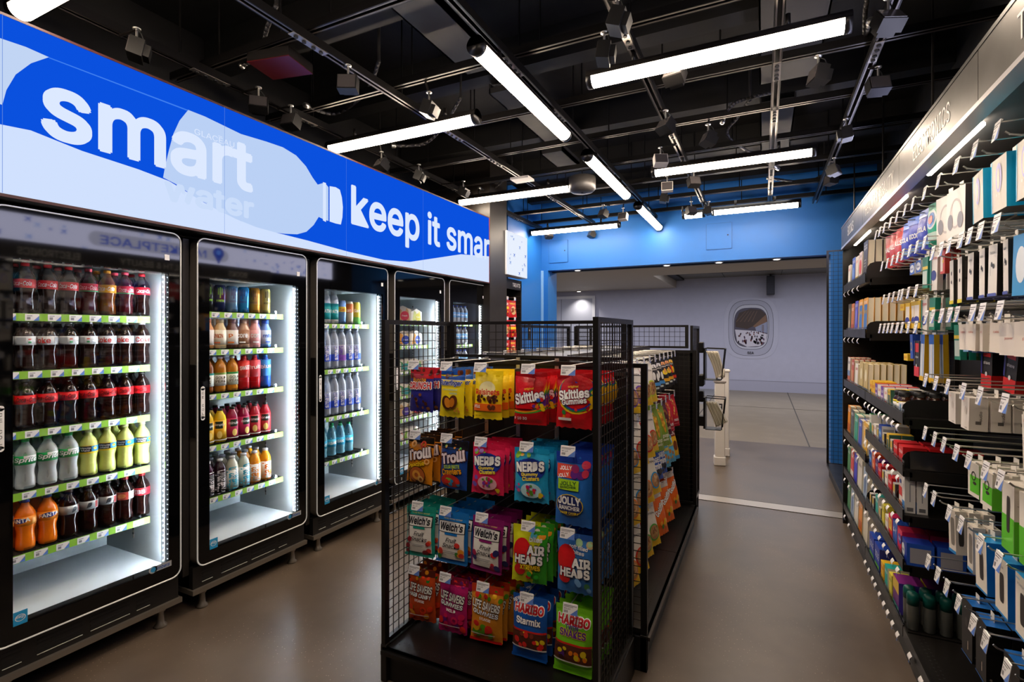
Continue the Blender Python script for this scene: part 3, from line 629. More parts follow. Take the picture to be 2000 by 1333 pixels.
def bottle(name, prof, h, r, body, cap, lab, lz, art=None, capr=.42, caph=.06, label=None, cat='bottle', tall_label=0):
    e = empty(name, label=label, cat=cat); m = MB(); pr = PROF[prof]
    m.lathe([(a*r, b*h) for a, b in pr], body, 18, wob=(lambda t, z: .03*abs(sin(2.5*t)) if z < .08*h else 0) if prof == 'coke' else None); m.build('bottle_body', e)
    m = MB(); zt = pr[-1][1]*h; m.lathe([(capr*r, zt), (capr*r, zt+caph*h), (capr*r*.9, zt+caph*h+.002)], cap, 14); m.build('cap', e)
    m = MB(); z0, z1 = lz[0]*h, lz[1]*h; rl = r*1.012
    m.lathe([(rl, z0), (rl, z1)], lab, 24)
    fn = lambda x, y, l: ((rl+.0004+l)*cos(x/r), (rl+.0004+l)*sin(x/r), z0+y)
    A = Art(m, fn, .0004)
    if art: art(A, r, z1-z0)
    m.build('paper_label', e)
    return Proto(e)
def can(name, h, r, col, art, label, top=None):
    e = empty(name, label=label, cat='can'); m = MB(); m.lathe([(.82*r, 0), (r, .02*h), (r, .9*h), (.84*r, .975*h), (.84*r, .99*h)], M(col, .25, .4), 20)
    A = Art(m, lambda x, y, l: ((r+.0004+l)*cos(x/r), (r+.0004+l)*sin(x/r), y), .0004)
    if art: art(A, r, h)
    m.build('can_body', e); m = MB(); m.lathe([(.8*r, .985*h), (.84*r, .995*h), (.8*r, h)], CHROME, 20); m.build('lid', e)
    return Proto(e)
def tx(t, col, w, h, cy=.5, bold=.02, shear=0., rot=0., cx=0., out=None):
    return lambda A, r, H: A.text(t, cx*r, cy*H, w*r*2, h*H, M(col), bold=bold, shear=shear, rot=rot, out=M(out) if out else None)
def arts(*fs):
    def f(A, r, H):
        for g in fs: g(A, r, H); A.up()
    return f
def band(c, y0, y1): return lambda A, r, H: A.rect(-2.6*r, y0*H, 2.6*r, y1*H, M(c), 24, 1)
def patch(c, x0, y0, x1, y1): return lambda A, r, H: A.rect(x0*r, y0*H, x1*r, y1*H, M(c), 8, 1)
def dot(c, cx, cy, rx, ry): return lambda A, r, H: A.ell(cx*r, cy*H, rx*r, ry*H, M(c), n=14)
RED = '#e8192c'; COLA = liq('#1a0806'); CLR = pet('#f2f7f8')
dk = dict(h=.212, r=.0355, prof='coke', lz=(.5, .68))
D = {}
D['coke'] = bottle('cola_bottle', body=COLA, cap=M(RED, .4), lab=M(RED, .4), art=arts(tx('Coca-Cola', '#ffffff', 1.0, .5, shear=.35)), **dk)
D['cherry'] = bottle('cola_bottle', body=liq('#3a0a10'), cap=M('#e0445c', .4), lab=M('#d8304a', .4), art=arts(tx('Coca-Cola', '#ffd5dc', 1.0, .5, shear=.35), band('#35a06a', 0, .14)), **dk)
D['vanilla'] = bottle('cola_bottle', body=liq('#6a3306'), cap=M('#f0a030', .4), lab=M('#f2a51c', .4), art=arts(tx('Coca-Cola', '#ffffff', 1.0, .5, shear=.35)), **dk)
D['diet'] = bottle('cola_bottle', body=COLA, cap=M('#b8bcc0', .3), lab=M('#dfe3e6', .35), art=arts(tx('Coke', '#c3342a', .95, .62, bold=.03), patch('#9fa5ab', 1.35, .15, 2.1, .85)), **dk)
D['diet2'] = bottle('cola_bottle', body=COLA, cap=M('#b8bcc0', .3), lab=M('#dfe3e6', .35), art=arts(patch('#b0b6bb', -.8, .15, .1, .85), patch('#e4503c', .3, .6, .6, .72), patch('#3da36a', .3, .2, .6, .4)), **dk)
D['zero'] = bottle('cola_bottle', body=COLA, cap=M('#151515', .3), lab=M('#e2141f', .4), art=arts(tx('Coca-Cola', '#2a0508', 1.0, .5, shear=.35)), **dk)
D['sprite'] = bottle('soda_bottle', body=CLR, cap=M('#13a04d', .4), lab=M('#19a957', .4), art=arts(patch('#ffffff', -.2, .62, 1.2, 1.0), tx('Sprite', '#ffffff', 1.15, .62, shear=.2, bold=.04, out='#0a7a3b')), **dk)
D['lemon'] = bottle('lemonade_bottle', body=liq('#d8e27a'), cap=M('#e6e9a0', .4), lab=M('#2f9fdc', .4), art=arts(band('#f2d21c', 0, .2), band('#f2d21c', .9, 1), patch('#16181c', -.7, .2, .55, .92), tx('Minute', '#ffffff', .55, .2, .68, cx=-.08), tx('Maid', '#ffffff', .42, .2, .4, cx=-.08), dot('#f0c020', .95, .6, .22, .16)), **dk)
D['fanta'] = bottle('orange_soda_bottle', body=liq('#f07a10'), cap=M('#1c3f9c', .4), lab=M('#ff9a1e', .4), art=arts(dot('#24398f', 0, .62, .75, .3), tx('FANTA', '#ffffff', 1.0, .4, .62, rot=.08, bold=.05), patch('#ffb95a', 1.2, .2, 1.9, .8)), **dk)
D['root'] = bottle('root_beer_bottle', body=COLA, cap=M('#151515', .3), lab=M('#b9bec2', .3, .3), art=arts(tx("D", '#333a42', .3, .6, cx=.3, shear=.3), patch('#8c1a1c', .9, .1, 1.3, .9)), **dk)
D['barq'] = bottle('root_beer_bottle', body=COLA, cap=M('#b01420', .3), lab=M('#b7b9bb', .3, .2), art=arts(patch('#a03126', -.7, 0, .9, 1), dot('#d88a50', .1, .5, .5, .3)), **dk)
D['pibb'] = bottle('cherry_soda_bottle', body=COLA, cap=M('#b01420', .3), lab=M('#a81f2c', .4), art=arts(tx('PIBB', '#f0d8d8', .8, .5, bold=.04), patch('#e8d8d8', -1.5, .3, -1.1, .7)), **dk)
def drinks(k, row, seq, depth, words, dy=.0775, y0=.095, dx=.078, gr=None, xf=-.178):
    """one shelf of drinks: seq lists the kinds from the hinge side of the door inward"""
    z = SHZ[k][row]+.019
    for j in range(depth):
        for i, s in enumerate(seq):
            if s is None: continue
            nm = words[s] if isinstance(words, dict) else words
            lb = '%s, %s shelf, %s column, %s row, %s' % (nm, ORD[row], ORD[i], 'front' if j == 0 else ORD[j], SHORT[k])
            assert len(lb.split()) <= 16, lb
            D[s].place((-2.7+xf-j*dx, CY0[k]+y0+i*dy+(.004*(-1)**j), z), (0, 0, -.55+random.uniform(-.5, .5)), lb, gr or 'drinks on the %s shelf of the %s' % (ORD[row], WHAT[k]))
wd = {'coke': 'red-labelled cola bottle', 'cherry': 'cherry cola bottle', 'vanilla': 'yellow-labelled cola bottle', 'diet': 'silver-labelled cola bottle', 'diet2': 'silver-labelled cola bottle turned backwards', 'zero': 'cola bottle with a plain red band',
      'sprite': 'clear soda bottle, green label', 'lemon': 'lemonade bottle', 'fanta': 'orange soda bottle', 'root': 'dark bottle, silver label', 'barq': 'dark bottle, grey and rust label', 'pibb': 'dark bottle, crimson label'}
drinks(0, 0, ['coke', 'coke', 'coke', 'coke', 'cherry', 'vanilla', 'cherry', 'coke'], 2, wd)
drinks(0, 1, ['diet', 'diet2', 'diet', 'diet2', 'diet2', 'diet', 'diet', 'diet'], 2, wd)
drinks(0, 2, ['vanilla', 'zero', 'zero', 'zero', 'zero', 'zero', 'zero', 'zero'], 3, wd)
drinks(0, 3, ['sprite', 'sprite', 'sprite', 'sprite', 'lemon', 'lemon', 'lemon', 'lemon'], 3, wd)
drinks(0, 4, ['fanta', 'fanta', 'fanta', 'root', 'root', 'root', 'barq', 'pibb'], 3, wd)
# cooler two
def claw(c):
    def f(A, r, H):
        for i in (-1, 0, 1): A.poly([(i*.3*r-.09*r, .62*H), (i*.3*r+.09*r, .62*H), (i*.3*r+.07*r, (.9-.02*abs(i))*H-.005), (i*.3*r-.07*r, .9*H)] if i else [(-.1*r, .5*H), (.1*r, .5*H), (.09*r, .9*H), (-.09*r, .9*H)], M(c))
        A.text('MONSTER', 0, .4*H, 1.3*r, .07*H, M(c), bold=.05)
    return f
for nm, col, cc in (('mgreen', '#141a16', '#9be82a'), ('mdark', '#23202a', '#d8d0d8'), ('mblue', '#1b2a5a', '#9be82a'), ('msky', '#7fb2e0', '#33386a'), ('mcyan', '#2fa0e0', '#16356a'), ('morange', '#e8a238', '#7a3c08'), ('mgold', '#d2c070', '#3a2c10')):
    D[nm] = can('energy_can', .157, .0315, col, claw(cc), None)
drinks(1, 0, ['mgreen', 'mgreen', 'mblue', 'msky', 'mcyan', 'morange', 'mgold'], 2, {'mgreen': 'black energy can, green claw marks', 'mblue': 'navy energy can, green claw marks', 'msky': 'tall pale blue energy can', 'mcyan': 'tall bright blue energy can', 'morange': 'tall orange energy can', 'mgold': 'tall gold energy can'}, dy=.0765)
dn = dict(h=.175, r=.034)
D['tea1'] = bottle('drink_bottle', 'coke', body=liq('#1a1c12'), cap=M('#151515'), lab=M('#10130e', .3), lz=(.2, .68), art=arts(tx('Fuze', '#b8e02a', 1.0, .3, .6, bold=.05), tx('FREE', '#d8e0a0', .8, .15, .25)), **dn)
for nm, b, c, l, tcol, t in (('sh1', '#e8a060', '#f08030', '#f6f0e8', '#e07a28', 'P'), ('sh2', '#e6c890', '#efd8a0', '#faf2dc', '#c86a3c', 'DUNKIN'), ('sh3', '#6a4028', '#7a5038', '#f0e8de', '#e07a28', 'P'), ('sh4', '#c8a080', '#d8b498', '#a8785a', '#ffffff', 'core'), ('sh5', '#f0a8a8', '#f6b8b8', '#f4b0b0', '#ffffff', 'core'), ('sh6', '#6f9ae8', '#3a6ad8', '#c8d8f4', '#3058b8', 'milk')):
    D[nm] = bottle('shake_bottle', 'shake', body=liq(b), cap=M(c, .4), lab=M(l, .4), lz=(.12, .62), capr=.62, caph=.12, art=arts(tx(t, tcol, .9 if len(t) > 1 else .3, .25, .6, bold=.05), patch(tcol, -.5, .1, .5, .2)), **dn)
drinks(1, 1, ['tea1', 'sh1', 'sh2', 'sh3', 'sh4', 'sh5', 'sh6'], 2, {'tea1': 'dark tea bottle with lime lettering', 'sh1': 'orange-capped coffee bottle', 'sh2': 'cream coffee bottle', 'sh3': 'brown coffee bottle', 'sh4': 'tan protein shake', 'sh5': 'pink protein shake', 'sh6': 'blue milk shake bottle'}, dy=.0765)
dn = dict(h=.205, r=.0335)
for nm, b, l, c2 in (('gp1', '#a85a20', '#f4efe2', '#d8442c'), ('gp2', '#8a4a18', '#eef2e6', '#2aa08c'), ('gp3', '#b8741c', '#f4efe2', '#7a9a3c'), ('gp4', '#c07a1c', '#e8f0d8', '#3aa04c')):
    D[nm] = bottle('tea_bottle', 'coke', body=liq(b), cap=M('#efeae0', .4), lab=M(l, .4), lz=(.18, .55), art=arts(band(c2, .85, 1), tx('GOLD', '#5a4a2a', .8, .2, .62), tx('PEAK', '#5a4a2a', .8, .2, .35)), **dn)
for nm, b, l, c2, t in (('ha1', '#c01820', '#d82a22', '#ffffff', 'SWEET'), ('ha2', '#c01820', '#e04a52', '#ffffff', 'fruit'), ('ha3', '#2a5ac0', '#3a8ade', '#ffffff', 'blue')):
    D[nm] = bottle('juice_bottle', 'straight', body=liq(b), cap=M(l, .4), lab=M(l, .4), lz=(.35, .85), art=arts(tx(t, c2, 1.0, .22, .6, rot=.1, bold=.04)), **dn)
drinks(1, 2, ['gp1', 'gp2', 'gp3', 'gp4', 'ha1', 'ha2', 'ha3'], 2, {'gp1': 'amber tea bottle with red band', 'gp2': 'brown tea bottle with teal band', 'gp3': 'amber tea bottle with olive band', 'gp4': 'golden tea bottle with green band', 'ha1': 'red punch bottle', 'ha2': 'pale red juice bottle', 'ha3': 'blue juice bottle'}, dy=.0765)
dn = dict(h=.195, r=.034)
for nm, b, l, t in (('jg', '#a8c83a', '#8ed82a', 'Simply'), ('jy', '#e8c020', '#f0b818', 'Simply'), ('jm', '#9a1440', '#c0245a', 'minute'), ('jr', '#b02030', '#c8343c', 'honest')):
    D[nm] = bottle('juice_bottle', 'straight', body=liq(b), cap=M('#1c1a1c', .4), lab=M(l, .4), lz=(.05, .66), art=arts(patch('#1c2a18', -.6, .6, .6, .95), tx(t, '#ffffff', .85, .13, .78), dot('#ffe080', .1, .3, .4, .18), band('#ffffff', .02, .06)), **dn)
drinks(1, 3, ['jg', 'jy', 'jy', 'jm', 'jm', 'jr', 'jr'], 3, {'jg': 'lime green juice bottle', 'jy': 'yellow juice bottle', 'jm': 'dark magenta juice bottle', 'jr': 'crimson juice bottle'}, dy=.0765)
def vit(c):
    return arts(tx('vitamin', c, .95*2.1, .52, .5, rot=pi/2, cx=-.12, bold=.03), tx('water', c, .8*1.5, .4, .42, rot=pi/2, cx=.42, bold=0), patch(c, 1.3, .1, 1.9, .8))
for nm, b, l, tc in (('vr', '#a02040', '#e83a48', '#ff7a80'), ('vp', '#3a1228', '#1c1420', '#f0e8ee'), ('vk', '#2a0f1c', '#16121a', '#e8e4ea'), ('vw', '#cfd2c0', '#e6e8e2', '#3ab8d8'), ('vc', '#c2cfc2', '#eaf2f0', '#35b5d8'), ('vo', '#f09a20', '#f4efe6', '#e88a20'), ('vy', '#f4a81c', '#f8f2e4', '#f07818')):
    D[nm] = bottle('vitamin_water_bottle', 'straight', h=.195, r=.0345, body=liq(b), cap=M('#eceef0', .4), capr=.5, lab=M(l, .4), lz=(.05, .6), art=vit(tc))
drinks(1, 4, ['vr', 'vp', 'vk', 'vw', 'vc', 'vo', 'vy'], 3, {'vr': 'red flavoured water bottle', 'vp': 'black-labelled flavoured water', 'vk': 'dark flavoured water bottle', 'vw': 'cloudy flavoured water, grey label', 'vc': 'cloudy flavoured water, teal lettering', 'vo': 'orange flavoured water', 'vy': 'amber flavoured water'}, dy=.0765)
# cooler three
D['alu'] = bottle('aluminium_bottle', 'alu', .235, .034, M('#e4e8ea', .3, .3), M('#e8eaec', .4), M('#1fb6bc', .35), (.12, .62), arts(tx('PATH', '#ffffff', .9, .2, .5, bold=.04)), capr=.6, caph=.1)
D['cy'] = can('lemonade_can', .175, .033, '#7fa8e0', arts(band('#f2cf30', .5, .72), tx('San', '#c03020', .7, .14, .6)), None)
D['co'] = can('lemonade_can', .17, .033, '#f0e2c0', arts(band('#e87a2a', .5, .9), tx('San', '#ffffff', .7, .14, .6)), None)
D['cl'] = can('lemonade_can', .17, .033, '#e8d83a', arts(band('#5aa83a', .0, .3), tx('San', '#ffffff', .7, .14, .6)), None)
def smartart(A, r, H):
    A.rect(-1.2*r, 0, 1.3*r, .42*H, M('#2348c8'), 12, 1).up().text('smart', 0, .5*H, .85*H, .8*r, M('#ffffff'), bold=.03, rot=pi/2, out=M('#2348c8'))
D['sw'] = bottle('water_bottle', 'smart', .295, .034, pet('#e6eef8'), M('#d8e4f6', .3), pet('#dfe8f8'), (.18, .58), smartart, capr=.5, caph=.07)
D['swp'] = bottle('water_bottle', 'smart', .295, .034, pet('#e6eef8'), M('#d8e4f6', .3), pet('#e8dff0'), (.18, .58), arts(lambda A, r, H: A.rect(-1.2*r, 0, 1.3*r, .35*H, M('#8a4ab8'), 12, 1), lambda A, r, H: A.text('smart', 0, .5*H, .85*H, .8*r, M('#6a3aa8'), bold=.03, rot=pi/2)), capr=.5, caph=.07)
D['ds'] = bottle('water_bottle', 'dasani', .225, .036, pet('#9fdcec'), M('#1fa05a', .4), M('#35b8dc', .3), (.3, .55), arts(tx('DASANI', '#ffffff', 1.1, .35, .5, bold=.05)), capr=.4)
drinks(2, 0, ['alu', 'alu', 'alu', 'alu', 'cy', 'co', 'cl'], 2, {'alu': 'aluminium water bottle, teal sleeve', 'cy': 'blue and yellow lemonade can', 'co': 'orange and cream lemonade can', 'cl': 'yellow and green lemonade can'}, dy=.078)
drinks(2, 1, ['swp', 'swp', 'sw', 'sw', 'swp', 'sw', 'sw'], 2, {'sw': 'clear water bottle, blue panel', 'swp': 'clear water bottle, purple panel'}, dy=.078)
drinks(2, 2, ['swp', 'sw', 'sw', 'sw', 'sw', 'sw', 'sw'], 2, {'sw': 'clear water bottle, blue panel', 'swp': 'clear water bottle, purple panel'}, dy=.078)
drinks(2, 3, ['ds', 'ds', 'ds', 'ds', 'ds', 'ds'], 2, {'ds': 'pale blue water bottle, green cap'}, dy=.09, xf=-.24)
# cooler four: packed food, cooler five: small waters
def pack(name, w, h, d, wrap, stick, label, cat='sandwich'):
    e = empty(name, label=label, cat=cat); m = MB()
    m.prism([(-w/2, 0), (w/2, 0), (w/2, h*.75), (0, h), (-w/2, h*.75)], lambda a, b, t: (t, a, b), -d/2, d/2, M('#e9e4d8', .3)); m.build('clear_box', e)
    m = MB(); A = Art(m, lambda x, y, l: (d/2+.001+l, x, y), .0006)
    for c, x0, x1 in zip(wrap, (-.42, .02), (-.05, .42)): A.poly([(x0*w, .06*h), (x1*w, .06*h), (x1*w*.8, .7*h), ((x0+x1)/2*w, .85*h)], M(c))
    A.up().ell(.12*w, .35*h, .25*w, .3*h, M(stick)).up().text('Fresh', .12*w, .36*h, .3*w, .1*h, WHT); m.build('filling', e)
    return Proto(e)
D['sp'] = pack('sandwich_pack', .15, .14, .06, ('#d8b27a', '#c8a070'), '#4a35a8', None); D['sr'] = pack('sandwich_pack', .15, .14, .06, ('#d8b27a', '#c8a070'), '#c8284a', None); D['sy'] = pack('sandwich_pack', .13, .12, .06, ('#c8cf7a', '#e0d070'), '#c8c02a', None)
D['lun'] = pack('lunch_kit', .15, .13, .05, ('#e8a030', '#e8d8a0'), '#2a4ac0', None); D['sal'] = pack('salad_bowl', .16, .1, .1, ('#3a8a4a', '#a8c860'), '#2a9aa0', None); D['frt'] = pack('fruit_cup', .1, .09, .07, ('#8ac840', '#d85a4a'), '#e8e8e0', None)
wf = {'sp': 'boxed sandwich with a purple sticker', 'sr': 'boxed sandwich with a red sticker', 'sy': 'small boxed sandwich with a yellow sticker', 'lun': 'lunch kit with a blue sticker', 'sal': 'salad bowl with a teal sticker', 'frt': 'fruit cup'}
drinks(3, 0, ['sp', 'sr', 'sy'], 2, wf, dy=.17, y0=.16); drinks(3, 1, ['lun', 'lun', 'lun'], 2, wf, dy=.17, y0=.16); drinks(3, 2, ['sal', 'sal', 'sal'], 2, wf, dy=.17, y0=.16)
drinks(3, 3, ['sal', 'sal', 'sal'], 1, wf, dy=.17, y0=.16); drinks(3, 4, ['sr', 'sp', 'sr'], 1, wf, dy=.17, y0=.16); drinks(3, 5, ['frt', 'frt', 'frt', 'frt'], 2, wf, dy=.12, y0=.13)
D['fw'] = bottle('water_bottle', 'straight', .18, .030, pet('#e6eef8'), M('#2a5ad0', .4), M('#6fb2ea', .35), (.3, .6), arts(tx('life', '#ffffff', .8, .3, .5)), capr=.5)
D['fc'] = bottle('milk_bottle', 'shake', .19, .032, M('#f0f0ee', .4), M('#e8e8ea', .4), M('#3a5ac0', .4), (.12, .4), arts(tx('milk', '#ffffff', .8, .3, .5)), capr=.62)
D['fb'] = can('juice_can', .17, .028, '#e8ecf4', arts(band('#3a4ac8', .7, .9), dot('#c83a3a', 0, .45, .5, .15)), None)
w5 = {'fw': 'small blue-capped water bottle', 'fc': 'white milk bottle', 'fb': 'slim white and blue can'}
for r_, sq in enumerate((['fb', 'fc', 'fc', 'fw', 'fw', 'fw', 'fw'], ['fc', 'fc', 'fc', 'fw', 'fw', 'fw', 'fw'], ['fb', 'fb', 'fb', 'fb', 'fw', 'fw', 'fw'], ['fw']*7, ['fw']*7)): drinks(4, r_, sq, 1, w5, dy=.08)
# ================================================================ racks
def panel(parent, fn, a0, a1, b0, b1, sp=.038, name='side_panel', fr=.028, wr=.0021, wm=None, th=.02):
    """mesh panel: square-tube frame with a welded wire grid; fn(a, b, t)->xyz in the parent's space"""
    m = MB()
    for (p, q_, r, s) in ((a0, a0+fr, b0, b1), (a1-fr, a1, b0, b1), (a0+fr, a1-fr, b1-fr*.7, b1), (a0+fr, a1-fr, b0, b0+fr*.7)):
        m.prism([(p, r), (q_, r), (q_, s), (p, s)], fn, -th/2, th/2, BLKM)
    pn = m.build(name, parent, fix=True)
    g = MB(); wm = wm or M('#39332f', .32, .6); na = int(round((a1-a0-2*fr)/sp)); nb = int(round((b1-b0-2*fr*.7)/sp))
    for i in range(1, na):
        a = a0+fr+(a1-a0-2*fr)*i/na; g.rod(fn(a, b0+.01, .002), fn(a, b1-.01, .002), wr, wm, 4, cap=False)
    for i in range(1, nb):
        b = b0+fr*.7+(b1-b0-2*fr*.7)*i/nb; g.rod(fn(a0+.01, b, -.002), fn(a1-.01, b, -.002), wr, wm, 4, cap=False)
    g.build('wire_grid', pn)
    return pn
GX0, GX1, GY0, GY1, GH = -1.478, -.509, 1.73, 2.265, 1.555
def deck(m, x0, x1, y0, y1, z, side, lip=.03):     # perforated steel deck with a rolled lip; side: which edge faces the aisle
    m.box(x0, x1, y0, y1, z-.006, z, BLKM)
    if side == '-y':
        m.box(x0, x1, y0, y0+.012, z-.032, z, BLKM); m.box(x0, x1, y0-.012, y0, z-.028, z-.012, BLKM); m.box(x0+.01, x1-.01, y0+.02, y0+.03, 0, z-.03, BLK)
        for i in range(int((x1-x0)/.026)-1):
            for r_ in (0, 1): cx = x0+.03+i*.026+r_*.013; m.lathe([(.0034, z+.0002), (.0034, z+.0006)], DK, 6, (cx, y0+.045+r_*.018, 0), False)
    else:
        s = 1 if side == '+x' else -1; xe = x1 if s > 0 else x0
        m.box(xe-s*.012, xe, y0, y1, z-.032, z, BLKM); m.box(xe, xe+s*.010, y0, y1, z-.028, z-.012, M('#4a433e', .4, .5)); m.box(xe-s*.03, xe-s*.02, y0, y1, 0, z-.03, BLK)
        for i in range(int((y1-y0)/.026)-1):
            for r_ in (0, 1): cy = y0+.03+i*.026+r_*.013; m.lathe([(.0034, z+.0002), (.0034, z+.0006)], DK, 6, (xe-s*(.045+r_*.018), cy, 0), False)
e = empty('sweets_stand', (GX0, GY0, 0), label='black wire-sided sweets stand at the end of the centre aisle rack', cat='display stand'); W_, D_ = GX1-GX0, GY1-GY0
m = MB(); deck(m, .01, W_-.01, .0, D_-.02, .150, '-y'); m.build('base_deck', e)
for x in (0, W_-.03): m = MB(); m.bbox(x, x+.03, .0, .03, 0, .16, BLK, .002); m.build('foot_post', e)
for q0 in (0, W_-.03): m = MB(); m.box(q0, q0+.03, .03, D_, .0, .155, BLK); m.build('base_side', e)
for x in (.015, W_-.015): panel(e, lambda a, b, t, x=x: (x+t, a, b), 0, D_, .16, GH, .038, 'side_panel')
m = MB(); m.box(.03, W_-.03, D_-.025, D_-.01, .15, 1.36, BLK)
for z in (.46, .80, 1.12): m.box(.03, W_-.03, D_-.03, D_-.025, z, z+.05, M('#0c0b0b', .5))
m.box(.03, W_-.03, D_-.035, D_-.005, 1.345, 1.365, BLKM); m.box(.03, W_-.03, D_-.05, D_-.005, 1.31, 1.325, M('#4a433e', .4, .5)); m.build('back_panel', e)
panel(e, lambda a, b, t: (a, D_-.02+t, b), .03, W_-.03, 1.375, GH, .040, 'top_panel', .022)

# centre aisle rack behind it
RX, Y2, Y3 = -.459, 2.285, 4.2
e = empty('aisle_rack', (-.99, Y2, 0), label='long black double-sided centre rack hung with snack bags', cat='display rack'); L = Y3-Y2; HX = RX+.99
m = MB(); m.box(-.012, .012, 0, L, .12, 1.36, BLK)
for y in (0, .95, L-.03): m.box(-.03, .03, y, y+.03, 0, 1.37, BLKM)
for i in range(28): m.box(.012, .0135, L/2-.012, L/2+.012, .2+i*.042, .212+i*.042, DK)
m.build('back_panel', e)
for s, nm in ((1, '+x'), (-1, '-x')):
    for a, b in ((0, .955), (.96, L)):
        m = MB(); x0, x1 = (.03, HX) if s > 0 else (-HX, -.03); deck(m, x0, x1, a+.02*(a == 0), b, .158, nm); m.build('base_deck', e)
m = MB()
for x in (-HX, HX-.03): m.bbox(x, x+.03, 0, .03, 0, .16, BLK, .002)
m.box(-HX, HX, .0, .02, .0, .15, BLK); m.build('base_side', e)
m = MB(); m.box(-.16, .16, 0, L, 1.365, 1.385, BLKM); m.box(.16, .172, 0, L, 1.36, 1.395, M('#4a433e', .4, .5)); m.box(-.172, -.16, 0, L, 1.36, 1.395, M('#4a433e', .4, .5)); m.build('top_shelf', e)
for y in (.015, L-.015): panel(e, lambda a, b, t, y=y: (a, y+t, b), .03, HX, .165, 1.362, .034, 'end_panel')
panel(e, lambda a, b, t: (-HX+.015+t, a, b), .9, L, .6, GH, .04, 'side_panel', .03)
# farther stand closing the rack
e = empty('newspaper_stand', (-1.478, 4.23, 0), label='black wire-sided stand closing the far end of the centre rack', cat='display stand')
m = MB(); deck(m, .01, .97, .02, .47, .15, '+x'); m.box(0, .98, .0, .02, .14, 1.36, BLK); m.box(.0, .98, .42, .45, 0, .15, BLK); m.build('back_panel', e)
panel(e, lambda a, b, t: (a, .01+t, b), .02, .95, 1.375, GH+.005, .04, 'top_panel', .024)
for x in (.015, .975): panel(e, lambda a, b, t, x=x: (x+t, a, b), 0, .47, .12, GH, .036, 'side_panel', .03, .0024)
# newspapers
NEWS = M('#e6dfd2', .8); NEWS2 = M('#cfc6b4', .8)
for k_, (z, lab) in enumerate(((1.11, 'upper'), (.70, 'lower'))):
    bx = -.43; e = empty('newspaper_rack', (bx, 4.62, z), 0, label='%s black wire newspaper rack clipped to the mesh stand' % lab, cat='newspaper rack', group='newspaper racks')
    m = MB(); m.box(-.015, .0, -.10, .04, 0, .26, BLKM); m.box(-.0, .12, -.10, .04, -.006, 0, BLKM)
    m.path([(0, -.1, .26), (.15, -.1, .255), (.125, -.1, 0)], .004, BLKM, 6); m.path([(0, .04, .26), (.15, .04, .255), (.125, .04, 0)], .004, BLKM, 6); m.rod((.15, -.1, .255), (.15, .04, .255), .004, BLKM)
    m.build('tray', e)
    m = MB(); m.bbox(-.055, -.015, -.09, .0, .22, .31, BLKM, .006); m.bbox(-.055, -.01, -.1, .02, -.06, .04, BLK, .01) if k_ == 0 else m.box(-.05, -.01, -.09, 0, .02, .1, BLK); m.build('clip', e)
    n_sh = 8
    for i in range(n_sh):
        m = MB(); P = []
        for s_ in range(15):
            t = s_/14; off = i*.0125
            if k_ == 0: x = .005+off*.95+.055*math.sin(t*1.5)*(1-.06*i)+.02*t; zz = .235-.23*t+.012*i*(t > .93)
            else: x = .004+off*.9+.075*t**1.3+.01*math.sin(3*t); zz = .22-.2*t+.006*i*t
            P.append((x, zz))
        V = []; 
        for (x, zz) in P: V += [(x, -.088+.002*i, zz), (x, .03-.002*i, zz), (x+.006, -.088+.002*i, zz-.003), (x+.006, .03-.002*i, zz-.003)]
        Fs = []
        for s_ in range(14):
            a = s_*4; Fs += [(a, a+1, a+5, a+4), (a+2, a+6, a+7, a+3), (a, a+4, a+6, a+2), (a+1, a+3, a+7, a+5)]
        Fs += [(0, 2, 3, 1), (56, 57, 59, 58)]
        m.add(V, Fs, NEWS if i % 2 else NEWS2, True)
        if k_ and i == n_sh-1:
            A = Art(m, lambda a, b, l: (.012+.0595*.5+.075*(.5-b)**1.3*0+.03+.02*(1-b)+l, a, .16-.1*(1-b)), .001)
        o = m.build('newspaper', loc=(bx, 4.62, z), fix=True)
        tag(o, 'folded newspaper in the %s wire rack, %s from its mesh side' % (lab, ORD[i]), 'newspaper', 'newspapers in the wire racks')
# white exit posts
WP = M('#ece6de', .4)
for i, (x, y, ww, h, lab) in enumerate(((-.44, 6.25, .105, .93, 'white exit post with a black logo square'), (-.43, 6.75, .115, 1.02, 'taller white exit post with moulded cap behind the logo post'))):
    e = empty('exit_post', (x, y, 0), .15, label=lab, cat='post', group='white posts at the exit')
    m = MB(); m.bbox(-ww/2, ww/2, -.05, .05, .1, h, WP, .006); m.build('post_body', e)
    m = MB(); m.bbox(-ww/2-.01, ww/2+.01, -.06, .06, 0, .1, WP, .008); m.build('plinth', e)
    m = MB(); m.bbox(-ww/2-.012, ww/2+.012, -.062, .062, h, h+.03, WP if i else M('#9a9490', .4), .008); m.build('cap', e)
    if not i:
        m = MB(); A = Art(m, lambda a, b, l: (a, -.0505-l, b), .0006); A.rect(-.025, .63, .025, .70, DK, 1, 1).up().text('XX', 0, .675, .024, .018, WHT, bold=.06).text('just', 0, .645, .03, .006, WHT)
        A.text('Just', 0, .60, .032, .016, M('#77706a')).text('Walk', 0, .575, .032, .014, M('#77706a')).text('Out', 0, .55, .024, .014, M('#77706a'))
        for j in range(5): A.rect(-.022, .49-j*.012, .022, .493-j*.012, M('#b8b0a8'), 1, 1)
        m.build('print', e)
    m = MB(); m.bbox(-.03, .03, .05, .13, .0, .16, WP, .006); m.build('bracket', e)

